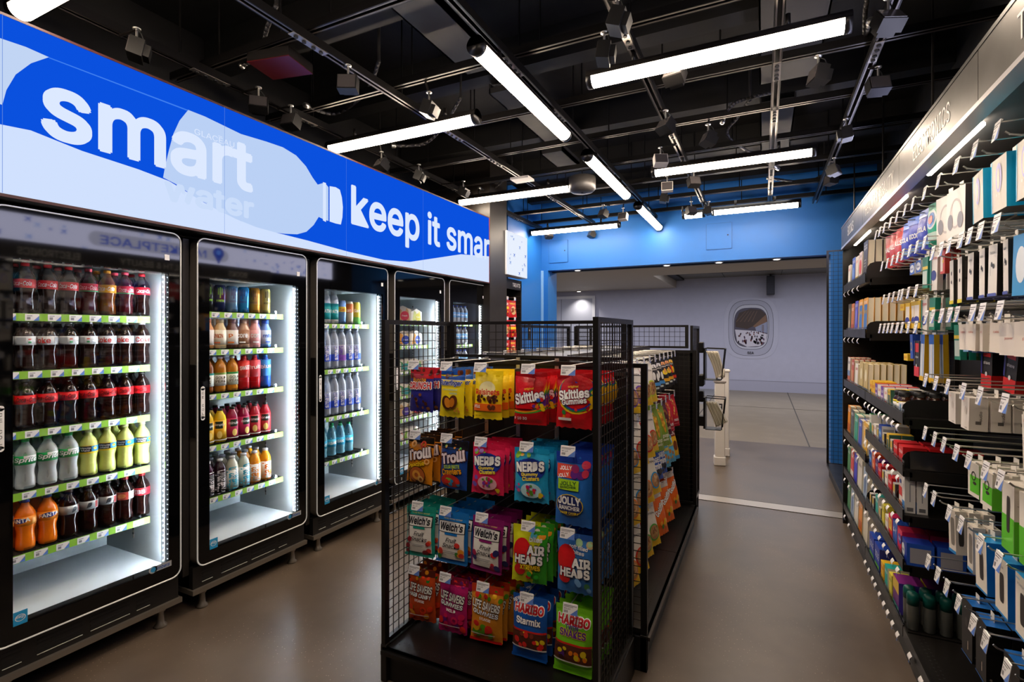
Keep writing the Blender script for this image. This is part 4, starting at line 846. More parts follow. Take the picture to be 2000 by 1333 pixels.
# ================================================================ peg hooks
def make_hook(L, tilt, name, tw=.06, th_=.042):
    e = empty(name, label='peg hook', cat='peg hook')
    m = MB(); m.path([(0, 0, 0), (0, -L+.035, 0), (0, -L+.01, .007), (0, -L, .016)], .0028, CHROME, 6); m.build('prong', e)
    m = MB(); m.path([(0, 0, .045), (0, -L-.012, .045)], .0022, CHROME, 6); m.rod((-tw/2+.004, -L-.012, .045), (tw/2-.004, -L-.012, .045), .003, CHROME, 6); m.box(-.01, .01, -.004, 0, -.012, .055, CHROME); m.build('tag_arm', e)
    m = MB(); c, s = cos(tilt), sin(tilt)
    fn = lambda x, y, l: (x, -L-.014-(-y)*s*.6-l, .048+y*c)
    m.prism([(-tw/2, 0), (tw/2, 0), (tw/2, -th_), (-tw/2, -th_)], lambda a, b, t: fn(a, b, t), 0, .0012, TAGW)
    A = Art(m, fn, .0005); A.l = 3; h = th_
    A.poly([(tw/2, -h), (tw/2, -h*.38), (0, -h)][::-1], TAGB); A.rect(-tw*.44, -h*.22, tw*.44, -h*.17, INK, 1, 1); A.rect(-tw*.44, -h*.33, tw*.2, -h*.29, INK, 1, 1)
    A.text('$5.49', -tw*.2, -h*.5, tw*.42, h*.14, INK)
    for i in range(7): A.poly([(-tw*.42+i*tw*.04, -h*.86), (-tw*.42+i*tw*.04+tw*.022*(1+i % 2)*.7, -h*.86), (-tw*.42+i*tw*.04+tw*.022*(1+i % 2)*.7, -h*.64), (-tw*.42+i*tw*.04, -h*.64)], INK)
    m.build('price_tag', e)
    return Proto(e)
# ================================================================ bags
def bag(name, w, h, d, base, spec, seed=0, cat='snack bag', zipm=False):
    e_m = M(base, .34, 0, 0, 'foil'); rr = random.Random(seed); ph = [rr.uniform(0, 6.28) for _ in range(4)]
    def bul(x, y):
        a = min(1, abs(2*x/w)); b = y/h
        t = 0 if b <= .045 else (1 if b >= .87 else (b-.045)/.825)
        s = (sin(pi*t) if 0 < t < 1 else 0)
        return d/2*max(0, 1-a**2.6)**.6*max(0, s)**.55+.0012*sin(18*b+ph[0])*sin(7*a+ph[1])*(1 if b > .85 or b < .06 else .6)
    def edge(x, y): b = y/h; k = 1-.05*sin(pi*b)**2+.008*sin(9*b+ph[2]); return x*k
    m = MB(); nx, ny = 12, 16
    for s in (-1, 1):
        V = []
        for j in range(ny+1):
            for i in range(nx+1):
                x = -w/2+w*i/nx; y = h*j/ny
                yy = y+(.003*sin(60*i/nx*.5+ph[3]) if j == 0 else 0)
                V.append((edge(x, y), s*(bul(x, y)+.0005), yy-h+.014))
        F_ = [(j*(nx+1)+i, j*(nx+1)+i+1, (j+1)*(nx+1)+i+1, (j+1)*(nx+1)+i) for j in range(ny) for i in range(nx)]
        m.add(V, F_ if s < 0 else [f[::-1] for f in F_], e_m, True)
    A = Art(m, lambda x, y, l: (edge(x, y), -(bul(x, y)+.0006+l), y-h+.014), .0007)
    FM = lambda c: M(c, .32, 0, 0, 'foil')
    for it in spec:
        k = it[0]
        if k == 'r': A.rect(it[1]*w, it[2]*h, it[3]*w, it[4]*h, FM(it[5]), max(2, int(abs(it[3]-it[1])*12)), max(2, int(abs(it[4]-it[2])*16)))
        elif k == 'w':   # region with a slanted or curved top edge: x0,x1,y0,y_left,y_mid,y_right
            _, x0, x1, y0, yl, ym, yr, c = it; P = []
            for i in range(13): t = i/12; P.append(((x0+(x1-x0)*t)*w, y0*h, ((yl*(1-t)**2+2*ym*t*(1-t)+yr*t*t))*h))
            A.strip(P, FM(c), 8)
        elif k == 'e': A.ell(it[1]*w, it[2]*h, it[3]*w, it[4]*h, FM(it[5]), *(it[6:7] or (0,)))
        elif k == 'o': A.ring(it[1]*w, it[2]*h, it[3]*w, it[4], FM(it[5]))
        elif k == 't':
            _, t, cx, cy, tw, th, c = it[:7]; kw = it[7] if len(it) > 7 else {}
            kw = dict(kw); o = kw.pop('out', None); A.text(t, cx*w, cy*h, tw*w, th*h, M(c, .4), out=M(o, .4) if o else None, bold=kw.pop('bold', .04), **kw)
        elif k == 'd':
            _, n, x0, y0, x1, y1, r, cs = it
            for i in range(n):
                a, b = rr.uniform(x0, x1), rr.uniform(y0, y1); q_ = r*rr.uniform(.7, 1.25); A.ell(a*w, b*h, q_*w, q_*w*.85, FM(rr.choice(cs)), rr.uniform(0, 3), n=10); A.l += .15
        A.l += 1
    o = m.build(name); tag(o, cat=cat); return Proto(o)
G_ = {}
def dots(n, x0, y0, x1, y1, r, *cs): return ('d', n, x0, y0, x1, y1, r, cs)
def life(base, c2, sub, x, ys): return [('r', -.5, .86, .5, 1, c2), dots(10, -.4, .72, .45, .95, .07, *x), ('t', 'LIFE SAVERS', 0, .66, .86, .13, '#f8f4ee', dict(out='#1c1630', rot=-.12, bold=.05)), ('t', sub, 0, .53, .8, .075, '#ffffff', dict(rot=-.12, bold=.04, out='#1c1630')), ('t', ys, 0, .43, .35, .05, '#ffffff', dict(rot=-.1)), dots(9, -.38, .1, .4, .34, .1, *x), ('o', .12, .26, .12, .5, x[0]), ('r', -.45, .14, .3, .155, '#f0e0e0')]
def welch(c, sub, cs): return [('r', -.5, .88, .5, 1, c), ('t', 'family farmer owned', 0, .855, .6, .03, '#d8b840', dict(bold=0)), ('r', -.42, .08, .42, .62, '#f4f1ec'), ('r', -.44, .60, .44, .82, '#1a1a20'), ('w', -.42, .42, .615, .80, .83, .795, '#faf8f4'), ('t', "Welch's", 0, .715, .74, .13, '#1a1a24', dict(bold=.05, shear=.1)), ('r', -.2, .565, .22, .605, c), ('t', 'Fruit', .02, .47, .36, .085, '#22222c', dict(shear=.35, bold=.015)), ('t', 'Snacks', .02, .36, .56, .085, '#22222c', dict(shear=.35, bold=.015)), ('r', -.25, .24, .2, .25, '#8a8a90'), ('r', -.2, .21, .15, .22, '#8a8a90'), dots(5, .22, .08, .42, .42, .09, *cs), dots(3, -.42, .1, -.3, .35, .08, *cs), ('r', -.5, 0, .5, .05, c)]
bw, bh = .142, .205
G_['crunch'] = bag('snack_bag', .130, .2, .04, '#2c2a8c', [('w', -.5, .5, .76, .92, .9, .95, '#c81e28'), ('r', -.5, .86, .5, 1, '#c81e28'), dots(12, -.42, .8, .42, .97, .06, '#4a1c14', '#6a2a18'), ('t', 'Buncha', -.02, .73, .55, .09, '#f6a21c', dict(out='#5a1a08', rot=.03)), ('t', 'CRUNCH', 0, .60, .92, .14, '#d81e28', dict(out='#ffffff', outw=.08, bold=.05, rot=.02)), dots(12, -.38, .06, .4, .45, .06, '#6a3a22', '#8a5230', '#4a2414')], 1)
G_['butter'] = bag('snack_bag', .128, .212, .04, '#f6dc1e', [('w', -.5, .5, .76, .8, .85, .86, '#f4f0e4'), ('w', -.5, .5, .78, .85, .82, .9, '#1f56b4'), ('r', -.5, .88, .5, 1, '#1f56b4'), dots(6, -.38, .84, .4, .95, .09, '#5a2a16', '#7a3a1c'), ('t', 'Buterfinger', -.02, .70, .92, .12, '#1c3a9c', dict(shear=.25, bold=.05, out='#ffffff')), ('t', 'unwrapped', 0, .57, .6, .05, '#58a8d8', dict(bold=.01)), ('t', 'minis', .15, .50, .3, .05, '#58a8d8', dict(bold=.01)), ('e', -.12, .3, .2, .15, '#4a2412', .4), ('e', .14, .32, .17, .15, '#5a2c14', -.4), ('e', -.07, .3, .13, .11, '#e08a28', .3), ('e', .12, .31, .1, .1, '#d07a20', -.3), dots(4, .1, .08, .4, .2, .04, '#d89030')], 2)
G_['raisin'] = bag('snack_bag', .134, .208, .04, '#f8d81a', [('e', 0, .62, .3, .16, '#fbeeb0'), ('t', 'Raisinets', 0, .56, .86, .11, '#d8341c', dict(bold=.04)), dots(22, -.34, .36, .38, .47, .06, '#4a2416', '#6a3420', '#3a1a10'), ('r', -.5, .17, .5, .32, '#ee6a1c'), ('t', 'MILK', -.34, .26, .22, .06, '#ffffff'), dots(7, .05, .19, .38, .29, .06, '#4a2416', '#6a3420'), ('t', 'NET WT', -.3, .07, .2, .02, '#a87a10')], 3)
rb = ['#e8302a', '#f07a1c', '#f8d81a', '#3aa83a', '#2a5ac8', '#6a2a9a']
G_['skit'] = bag('snack_bag', .138, .215, .042, '#d4121e', [('r', -.5, .92, .5, 1, '#a80c16')]+[('w', .05+i*.0, .5, .30, .30, .36-i*.03, .9-i*.07, c) for i, c in enumerate(rb)]+[('w', -.5, .12, .3, .92, .9, .88, '#d4121e'), ('t', 'original', -.02, .68, .3, .05, '#f0c020', dict(rot=.1)), ('t', 'Skittles', -.02, .53, .95, .19, '#ffffff', dict(rot=.2, bold=.055, out='#5a0a2a')), ('w', -.5, .5, .2, .28, .2, .38, '#f0a01c'), ('w', -.5, .5, .2, .25, .18, .34, '#3aa83a'), ('w', -.5, .5, .0, .22, .17, .30, '#b80f1a'), dots(9, .1, .3, .45, .5, .06, *rb), ('t', '9 10 30', -.28, .12, .4, .05, '#f0d8d8')], 4)
G_['skitg'] = bag('snack_bag', .15, .215, .042, '#c8141e', [('e', .1, .62, .56, .36, '#e8b81c'), ('e', .1, .64, .53, .34, '#2a8a4a'), ('e', .1, .66, .50, .33, '#3a3ab0'), ('e', .1, .68, .47, .32, '#c8141e'), ('r', -.5, .92, .5, 1, '#b01018'), ('t', 'original', 0, .76, .3, .05, '#f0c020', dict(rot=.08)), ('t', 'Skittles', .02, .63, .86, .16, '#ffffff', dict(rot=.14, bold=.055, out='#5a0a2a')), ('t', 'Gummies', .05, .50, .7, .1, '#ffffff', dict(rot=.14, bold=.04, out='#5a0a2a')), dots(4, -.4, .2, .3, .36, .065, '#2a7a3a', '#2a1a1a', '#e88a1c', '#e8302a'), ('r', -.4, .14, -.02, .19, '#e8e0e0')], 5)
G_['trolp'] = bag('candy_bag', bw, .215, .04, '#e08a18', [('r', -.5, .86, .5, 1, '#16100c'), ('w', -.5, .5, .84, .82, .9, .78, '#16100c'), ('o', -.25, .83, .11, .55, '#f0b46a'), ('o', .12, .84, .11, .55, '#d8482c'), ('t', 'Trolli', 0, .64, .86, .2, '#f8eef0', dict(rot=.22, bold=.07, out='#3a1420', outw=.07)), ('t', 'Peachie', -.05, .42, .66, .1, '#f6c81c', dict(rot=.25, bold=.05, out='#2a1408')), ('o', .35, .5, .09, .5, '#f0b46a'), ('e', 0, .2, .32, .19, '#2a1408'), ('e', 0, .2, .30, .175, '#b8602c'), ('o', -.02, .2, .16, .55, '#e8a040'), ('o', .14, .12, .11, .5, '#f0c070'), ('r', -.5, 0, .5, .03, '#16100c')], 6)
G_['trolb'] = bag('candy_bag', bw, .212, .04, '#1c4aa0', [('r', -.5, .84, .5, 1, '#15121a'), ('w', -.5, .5, .8, .84, .78, .86, '#15121a'), dots(6, -.35, .8, .35, .92, .06, '#5ac85a', '#e86a8a', '#f0a03a'), ('t', 'Trolli', 0, .65, .86, .2, '#f8e8f0', dict(rot=.22, bold=.07, out='#3a1420', outw=.07)), ('t', 'SOUR BRITE', 0, .46, .6, .07, '#b8d820', dict(rot=.12, bold=.04)), ('t', 'Crawlers', 0, .36, .72, .12, '#f4a81c', dict(rot=.15, bold=.045, out='#1a1020')), ('e', -.04, .16, .36, .14, '#c8342c'), dots(12, -.32, .08, .25, .25, .075, '#e8302a', '#f0c01c', '#2a9ad8', '#8ac83a'), ('r', -.5, 0, .5, .03, '#12306a')], 7)
def nerds(base, c2): return [('r', -.5, .9, .5, 1, base), dots(5, -.4, .8, -.05, .9, .06, '#8ac83a', '#f09a2a', '#b080d8'), ('e', 0, .62, .44, .2, '#1f3aa8'), dots(14, -.42, .5, .42, .76, .05, '#1f3aa8'), ('t', 'NERDS', 0, .67, .8, .16, '#ffffff', dict(bold=.075, rot=.08, out='#16205a')), ('t', 'Gummy', .0, .53, .5, .07, '#f8e020', dict(rot=.08, bold=.05)), ('t', 'Clusters', .04, .46, .5, .07, '#f8e020', dict(rot=.08, bold=.05)), ('e', .04, .24, .3, .14, c2), dots(16, -.08, .16, .18, .34, .05, '#e8302a', '#c81e5a', '#8a3ab8', '#e87a2a', '#5a9a2a'), dots(3, -.4, .1, -.25, .35, .06, '#c85a8a', '#7a5ac0'), dots(3, .3, .08, .42, .2, .06, '#7a5ac0', '#f0d020')]
G_['nerdp'] = bag('candy_bag', .15, .215, .04, '#e8245a', nerds('#d81e4c', '#f8b8c8'), 8)
G_['nerdb'] = bag('candy_bag', .152, .22, .04, '#28a8dc', nerds('#1a98cc', '#c0e8f4'), 9)
G_['jolly'] = bag('candy_bag', .155, .285, .05, '#2a6fc8', [('r', -.5, .86, .5, 1, '#1e40a8'), ('r', -.46, .66, .0, .84, '#e8503c'), ('t', 'JOLLY', -.2, .79, .34, .05, '#ffffff', dict(rot=.1)), ('t', 'JOLLY', -.26, .69, .34, .05, '#ffffff', dict(rot=.25)), dots(8, .05, .7, .44, .86, .1, '#e8b01c', '#a8286a', '#6a2a8a', '#d83a5a'), ('r', -.4, .5, .2, .64, '#a8d82a'), ('t', 'JOLLY', -.1, .59, .46, .05, '#2a5a2a', dict(rot=.08)), ('t', 'RANCHER', -.1, .54, .44, .03, '#2a5a2a', dict(rot=.08)), ('e', -.05, .3, .38, .15, '#f0d020'), ('e', -.05, .3, .36, .14, '#1c2a6a'), ('t', 'JOLLY', -.05, .36, .62, .1, '#ffffff', dict(bold=.06)), ('t', 'RANCHER', -.05, .26, .56, .055, '#ffffff', dict(bold=.05)), ('t', 'HARD CANDY', -.05, .19, .5, .035, '#f0d020', dict(bold=.03))], 10)
G_['welt'] = bag('fruit_snack_bag', .15, .225, .042, '#1f9a8a', welch('#1f9a8a', 'ISLAND', ('#d8342c', '#e87a3a', '#8a1c2c')), 11)
G_['welb'] = bag('fruit_snack_bag', .155, .225, .042, '#1a78cc', welch('#1a78cc', 'MIXED', ('#d8342c', '#f09a2a', '#2a2a6a', '#3a8a3a')), 12)
G_['welm'] = bag('fruit_snack_bag', .152, .225, .042, '#8a1a6a', welch('#8a1a6a', 'BERRIES', ('#d8242c', '#2a2a6a', '#a81c4c')), 13)
G_['airg'] = bag('candy_bag', .15, .23, .042, '#d8dc1e', [('w', .0, .5, .0, .3, .6, 1, '#3aa82e'), ('r', .1, .85, .5, 1, '#3aa82e'), dots(3, .0, .82, .4, .92, .1, '#f0f0e0', '#f09a2a', '#5ac8e0'), ('t', 'bites', .18, .78, .36, .08, '#ffffff', dict(bold=.05)), ('e', -.2, .55, .27, .24, '#d81e24'), ('e', -.25, .24, .16, .1, '#d81e24'), ('t', 'AIR', .2, .6, .46, .14, '#ffffff', dict(bold=.07, out='#1a1a3a')), ('t', 'HEADS', .0, .43, .78, .14, '#ffffff', dict(bold=.07, out='#1a1a3a')), ('t', 'XTREMES', .05, .3, .56, .08, '#f8e020', dict(bold=.05, out='#8a1418')), dots(4, .0, .12, .35, .22, .07, '#e8302a', '#f0c01c', '#3ac83a')], 14)
G_['airb'] = bag('candy_bag', .155, .23, .042, '#3a7ac8', [('r', -.5, .9, .5, 1, '#2a5ab0'), dots(3, .0, .84, .4, .94, .09, '#c8b080', '#a8d0a0'), ('t', 'soft filled', .1, .79, .5, .06, '#ffffff', dict(rot=-.1, bold=.04)), ('t', 'bites', .12, .71, .3, .06, '#ffffff', dict(rot=-.1, bold=.04)), ('e', -.22, .58, .27, .24, '#d81e24'), ('e', -.27, .27, .16, .1, '#d81e24'), ('t', 'AIR', .2, .54, .46, .14, '#ffffff', dict(bold=.07, out='#1a1a3a')), ('t', 'HEADS', .02, .37, .78, .14, '#ffffff', dict(bold=.07, out='#1a1a3a')), dots(4, .0, .1, .4, .24, .09, '#7ab0e8', '#4a8a5a', '#e85a7a')], 15)
G_['lsh'] = bag('candy_bag', .142, .235, .04, '#c84a1c', life('#c84a1c', '#5a1c10', 'HARD CANDY', ('#e8401c', '#f09a1c', '#1c7a2a'), '5 FLAVORS'), 16)
G_['lsb'] = bag('candy_bag', .142, .235, .04, '#b81c6a', life('#b81c6a', '#7a1030', 'GUMMIES', ('#d81c5a', '#e8302a', '#6a1c7a'), 'WILD'), 17)
G_['ls5'] = bag('candy_bag', .148, .235, .04, '#e0902a', life('#e0902a', '#c83a1c', 'GUMMIES', ('#e8302a', '#f0b81c', '#5a9a1c'), '5 FLAVORS')+[('r', -.5, 0, .5, .05, '#d81e1c')], 18)
def har(c, nm, c2, cb): return [('r', -.5, .93, .5, 1, c), ('t', 'HARIBO', 0, .80, .82, .12, '#d81e24', dict(bold=.07, out='#ffffff', outw=.07)), ('t', nm, 0, .62 if len(nm) < 8 else .63, .7, .1, '#ffffff' if c2 else '#5a2a8a', dict(bold=.05, out='#12205a' if c2 else '#f0d020')), ('r', -.5, .45, .5, .48, '#d8241c'), ('r', -.5, .2, .5, .45, '#5a2c20'), dots(14, -.42, .22, .42, .42, .07, *cb), ('r', -.5, .18, .5, .20, '#e8e0d8'), ('r', -.5, .0, .5, .05, c)]
G_['hars'] = bag('candy_bag', .158, .245, .045, '#1658b4', har('#1658b4', 'Starmix', 1, ('#e8302a', '#f0d020', '#e8e0d0', '#8a3a2a'))+[('t', 'NEW', -.36, .93, .24, .05, '#ffffff', dict(rot=.5))], 19)
G_['hart'] = bag('candy_bag', .158, .25, .045, '#7acc22', har('#7acc22', 'SNAKES', 0, ('#5a2a7a', '#e87a1c', '#3a1c1c', '#e8c81c'))+[('t', 'TWIN', -.02, .72, .34, .06, '#5a2a8a', dict(bold=.05))], 20)
NM = {'crunch': 'blue bag with a red chocolate-speckled top', 'butter': 'yellow bag with a blue chocolate top', 'raisin': 'yellow bag with an orange band', 'skit': 'red bag with rainbow and rotated white lettering', 'skitg': 'red bag with a rainbow ring around white lettering',
      'trolp': 'orange and black peach-ring bag', 'trolb': 'navy and black gummy-worm bag', 'nerdp': 'hot pink gummy-cluster bag', 'nerdb': 'turquoise gummy-cluster bag', 'jolly': 'long blue hard-candy bag', 'welt': 'teal and white fruit-snack bag', 'welb': 'blue and white fruit-snack bag',
      'welm': 'magenta and white fruit-snack bag', 'airg': 'yellow-green bag with a red balloon', 'airb': 'blue bag with a red balloon', 'lsh': 'brown-orange ring-candy bag', 'lsb': 'pink ring-gummy bag', 'ls5': 'golden ring-gummy bag', 'hars': 'royal blue gummy bag with a clear window', 'hart': 'lime green snake-gummy bag'}
hookE = make_hook(.335, .35, 'peg_hook')
ROWS = [(1.352, ('crunch', 'butter', 'raisin', 'skit', 'skitg'), (2, 5, 3, 6, 6)), (1.037, ('trolp', 'trolb', 'nerdp', 'nerdb', 'jolly'), (5, 1, 4, 5, 6)),
        (.717, ('welt', 'welb', 'welm', 'airg', 'airb'), (4, 5, 4, 4, 6)), (.425, ('lsh', 'lsb', 'ls5', 'hars', 'hart'), (3, 5, 5, 5, 6))]
HXs = [-1.41, -1.235, -1.062, -.862, -.672]
rr = random.Random(21)
for r_, (tz, ks, cn) in enumerate(ROWS):
    for i, k in enumerate(ks):
        hz = tz-.027; hookE.place((HXs[i], 2.237, hz), (0, 0, rr.uniform(-.04, .04)), 'chrome peg hook holding the %s' % NM[k], 'peg hooks of the sweets stand')
        for j in range(cn[i]):
            lb = '%s, %s on its hook' % (NM[k], 'front one' if j == 0 else ORD[j]+' back')
            G_[k].place((HXs[i]+rr.uniform(-.003, .006)+.004*j, 1.935+j*(.050 if cn[i] < 6 else .043), hz-.002), (rr.uniform(-.1, -.02), rr.uniform(-.03, .03), rr.uniform(-.03, .16) if i < 4 else rr.uniform(-.05, .05)), lb, 'sweet bags hung on the stand')
# ---- snack bags on the aisle rack
def heart(c, ring): return [('r', -.5, .0, .5, .34, '#f4c81c'), ('w', -.5, .5, .3, .34, .5, .3, '#f4c81c'), ('e', -.16, .84, .1, .07, '#e0342c'), ('t', 'Simple', .05, .76, .55, .06, '#4a4a4a', dict(arc=.004, bold=.02)), ('e', .06, .33, .36, .2, ring), ('e', .06, .33, .3, .165, '#b8875a'), dots(12, -.14, .22, .28, .44, .06, '#d8b080', '#8a5a34', c)]
G_['hy'] = bag('snack_bag', .148, .235, .034, '#ece6dc', heart('#c87a3a', '#c8d820'), 31); G_['hv'] = bag('snack_bag', .148, .235, .034, '#ece6dc', heart('#8a6ac0', '#7a4ac0'), 32)
G_['hr'] = bag('snack_bag', .148, .235, .034, '#ece6dc', heart('#d8844a', '#d8281c'), 33); G_['hb'] = bag('snack_bag', .148, .235, .034, '#ece6dc', heart('#e8c89a', '#2a9ae0'), 34); G_['ho'] = bag('snack_bag', .148, .235, .034, '#ece6dc', heart('#e8a86a', '#ee7a1c'), 35); G_['hg'] = bag('snack_bag', .148, .235, .034, '#ece6dc', heart('#c8a86a', '#4aa83a'), 36)
def bare(t, c, f, low): return [('t', 'bare', 0, .82, .7, .13, c, dict(bold=.06)), ('t', t, 0, .70, .6, .04, '#e8e0d0')]+f+[('r', -.5, .2, .5, .3, low), ('r', -.1, .1, .2, .16, '#e0e8e0')]
G_['bc'] = bag('snack_bag', .138, .2, .03, '#181614', bare('coconut', '#f0ece4', [('e', -.1, .5, .16, .15, '#3a2a20'), ('e', -.1, .5, .12, .12, '#f4f0e8'), ('e', .2, .46, .12, .12, '#f4f0e8')], '#4a9ae0'), 37)
G_['bb'] = bag('snack_bag', .138, .2, .03, '#181614', bare('banana', '#f0961c', [('e', .05, .5, .26, .08, '#f4d020'), ('e', .1, .56, .12, .08, '#e8a050')], '#f0b01c'), 38)
G_['ba'] = bag('snack_bag', .138, .2, .03, '#181614', bare('mango', '#f4c01c', [('e', .0, .52, .2, .14, '#f0401c'), ('e', .15, .5, .1, .12, '#f4c01c'), ('e', -.15, .58, .08, .07, '#3a9a3a')], '#e83a1c'), 39)
G_['gr'] = bag('snack_bag', .13, .27, .035, '#7a9a2c', [('e', 0, .6, .14, .3, '#d89a2a', .1), dots(10, -.15, .4, .15, .8, .07, '#e8b83a', '#b8741c'), ('t', 'pop', 0, .22, .5, .08, '#f0f0e0'), ('t', 'daddy', 0, .14, .5, .06, '#f0f0e0')], 40)
G_['mr'] = bag('snack_bag', .11, .23, .035, '#5a1224', [dots(12, -.2, .35, .2, .85, .09, '#c88a3a', '#a8622a'), ('t', 'nuts', 0, .2, .5, .08, '#e8c8a0')], 41)
G_['rd'] = bag('snack_bag', .11, .23, .035, '#c01830', [dots(12, -.2, .35, .2, .85, .09, '#e8b05a', '#c8803a'), ('t', 'nuts', 0, .2, .5, .08, '#ffffff'), ('r', -.3, .06, .3, .1, '#e86a7a')], 42)
G_['or'] = bag('cookie_bag', .13, .2, .04, '#1a58c8', [dots(4, -.3, .7, .3, .9, .1, '#1a1a2a'), ('t', 'OREO', 0, .6, .8, .14, '#ffffff', dict(bold=.06)), ('t', 'mini', 0, .42, .7, .16, '#ffffff', dict(bold=.07)), dots(5, -.3, .1, .3, .3, .12, '#14141c', '#2a2a3a')], 43)
G_['lb'] = bag('cookie_bag', .13, .2, .04, '#5ab8e8', [dots(5, -.3, .15, .3, .4, .12, '#e8a83a', '#c8823a'), ('t', 'TEDDY', 0, .75, .8, .1, '#ffffff'), ('t', 'GRAHAMS', 0, .6, .86, .1, '#f0e060', dict(out='#8a4a1c'))], 44)
G_['yw'] = bag('cookie_bag', .13, .22, .04, '#f0c01c', [('r', -.5, .75, .5, 1, '#8a2a14'), ('e', .05, .45, .25, .16, '#7a3a14'), ('t', 'CHIPS', 0, .85, .7, .1, '#ffffff'), ('r', -.5, 0, .5, .12, '#3aa0e0')], 45)
G_['og'] = bag('snack_bag', .145, .26, .036, '#ee6a14', [('r', -.5, .85, .5, 1, '#e8e0d8'), ('t', 'Goldfish', 0, .62, .9, .14, '#ffffff', dict(rot=.5, bold=.05, out='#8a3a10')), dots(10, -.3, .15, .35, .4, .1, '#f8a83a', '#f4c81c', '#3a8a3a')], 46)
N2 = {'hy': 'white and yellow cereal-heart bag with a lime ring', 'hv': 'white and yellow bag with a violet ring', 'hr': 'white and yellow bag with a red ring', 'hb': 'white and yellow bag with a blue ring', 'ho': 'white and yellow bag with an orange ring', 'hg': 'white and yellow bag with a green ring',
      'bc': 'black coconut chip bag', 'bb': 'black banana chip bag', 'ba': 'black mango chip bag', 'gr': 'tall olive green snack bag', 'mr': 'maroon nut bag', 'rd': 'red nut bag', 'or': 'royal blue mini cookie bag', 'lb': 'sky blue cookie bag', 'yw': 'yellow cookie bag with red top', 'og': 'orange cracker bag'}
hookS = make_hook(.36, .1, 'peg_hook', .04, .045)
SR = [(1.35, [(2.50, 'hv', 2), (2.66, 'hv', 2), (2.83, 'hy', 3), (2.99, 'hy', 2), (3.16, 'bc', 2), (3.31, 'bc', 2), (3.46, 'bb', 2), (3.62, 'bb', 2), (3.78, 'ba', 2), (3.93, None, 0)]),
      (1.06, [(2.50, 'hb', 2), (2.67, 'hr', 2), (2.85, 'hr', 2), (3.02, 'hr', 2), (3.2, 'gr', 2), (3.37, 'gr', 2), (3.53, 'mr', 2), (3.68, 'rd', 2), (3.9, 'rd', 2)]),
      (.81, [(2.5, 'ho', 2), (2.68, 'hb', 2), (2.86, 'ho', 2), (3.04, 'hb', 1), (3.22, 'or', 2), (3.38, 'or', 2), (3.54, 'lb', 2), (3.70, 'lb', 1), (3.88, 'yw', 2)]),
      (.51, [(2.5, 'ho', 2), (2.68, 'hr', 2), (2.86, 'hg', 2), (3.04, 'hg', 1), (3.3, 'og', 2), (3.55, 'og', 2), (3.82, 'og', 2)])]
for r_, (tz, its) in enumerate(SR):
    for i, (y, k, c) in enumerate(its):
        dz = -.03; hookS.place((-.96, y, tz+dz), (0, 0, pi/2), 'chrome peg hook, %s row down, %s from the sweets stand, on the centre rack' % (ORD[r_], ORD[i]), 'peg hooks of the centre rack')
        ta, tb = rr.uniform(-.28, -.2), rr.uniform(-.4, -.28)
        for j in range(c):
            G_[k].place((-.615-j*.052, y, tz+dz-.002), (ta+.02*j, 0, pi/2+tb), '%s, %s row, %s hook along, %s' % (N2[k], ORD[r_], ORD[i], 'front' if j == 0 else ['', 'behind', 'rearmost'][j]), 'snack bags on the centre rack')
# left side hooks of the rack, only their tips show over the sweets stand
for i in range(7): hookS.place((-1.02, 2.5+i*.25, 1.345), (0, 0, -pi/2), 'chrome peg hook on the cooler side of the centre rack, %s from the sweets stand' % ORD[i], 'peg hooks on the cooler side')
for i, y in enumerate((2.6, 2.85, 3.1)): hookS.place((-1.02, y, 1.06), (0, 0, -pi/2), 'lower peg hook on the cooler side of the centre rack, %s from the sweets stand' % ORD[i], 'peg hooks on the cooler side')
# treats bay bags
hookT = make_hook(.3, .1, 'peg_hook', .05, .04)
G_['tr'] = bag('jerky_bag', .15, .21, .035, '#c8141c', [('r', -.5, .45, .5, .6, '#f0d020'), ('t', 'JERKY', 0, .75, .8, .12, '#ffffff'), dots(6, -.3, .1, .3, .35, .1, '#6a1a10', '#e8a030')], 50); G_['tr2'] = bag('jerky_bag', .15, .21, .035, '#d81c24', [('e', 0, .4, .35, .25, '#e8c890'), ('t', 'TREAT', 0, .8, .8, .1, '#f0d020'), dots(8, -.25, .25, .25, .5, .1, '#8a3a1a', '#c86a2a')], 51)
for i, z in enumerate((1.88, 1.64, 1.4, 1.16)):
    for jj, y in enumerate((5.40, 5.60)):
        hookT.place((-3.02, y, z), (0, 0, pi/2), 'peg hook in the treats bay, %s down, %s the column' % (ORD[i], 'close to' if jj == 0 else 'away from'), 'peg hooks in the treats bay')
        for j in range(3): G_[('tr', 'tr2')[(i+jj) % 2]].place((-2.745-j*.04, y, z-.002), (-.08, 0, pi/2-.2), 'red treat bag in the treats bay, %s down, %s the column, %s' % (ORD[i], 'close to' if jj == 0 else 'away from', ('front', 'middle', 'back')[j]), 'red bags in the treats bay')
x, z = onX(1033, 650, -2.9); m = MB(); m.box(-2.9, -2.885, x-.04, x+.04, z-.1, z+.12, DK)
A = Art(m, lambda a, b, l: (-2.885+l, x+a, z+b), .001); A.text('MIND', 0, .07, .05, .02, WHT).text('STEP', 0, .03, .05, .02, WHT); tag(m.build('small_notice'), 'small black notice with white lettering on the blue wall', 'notice')
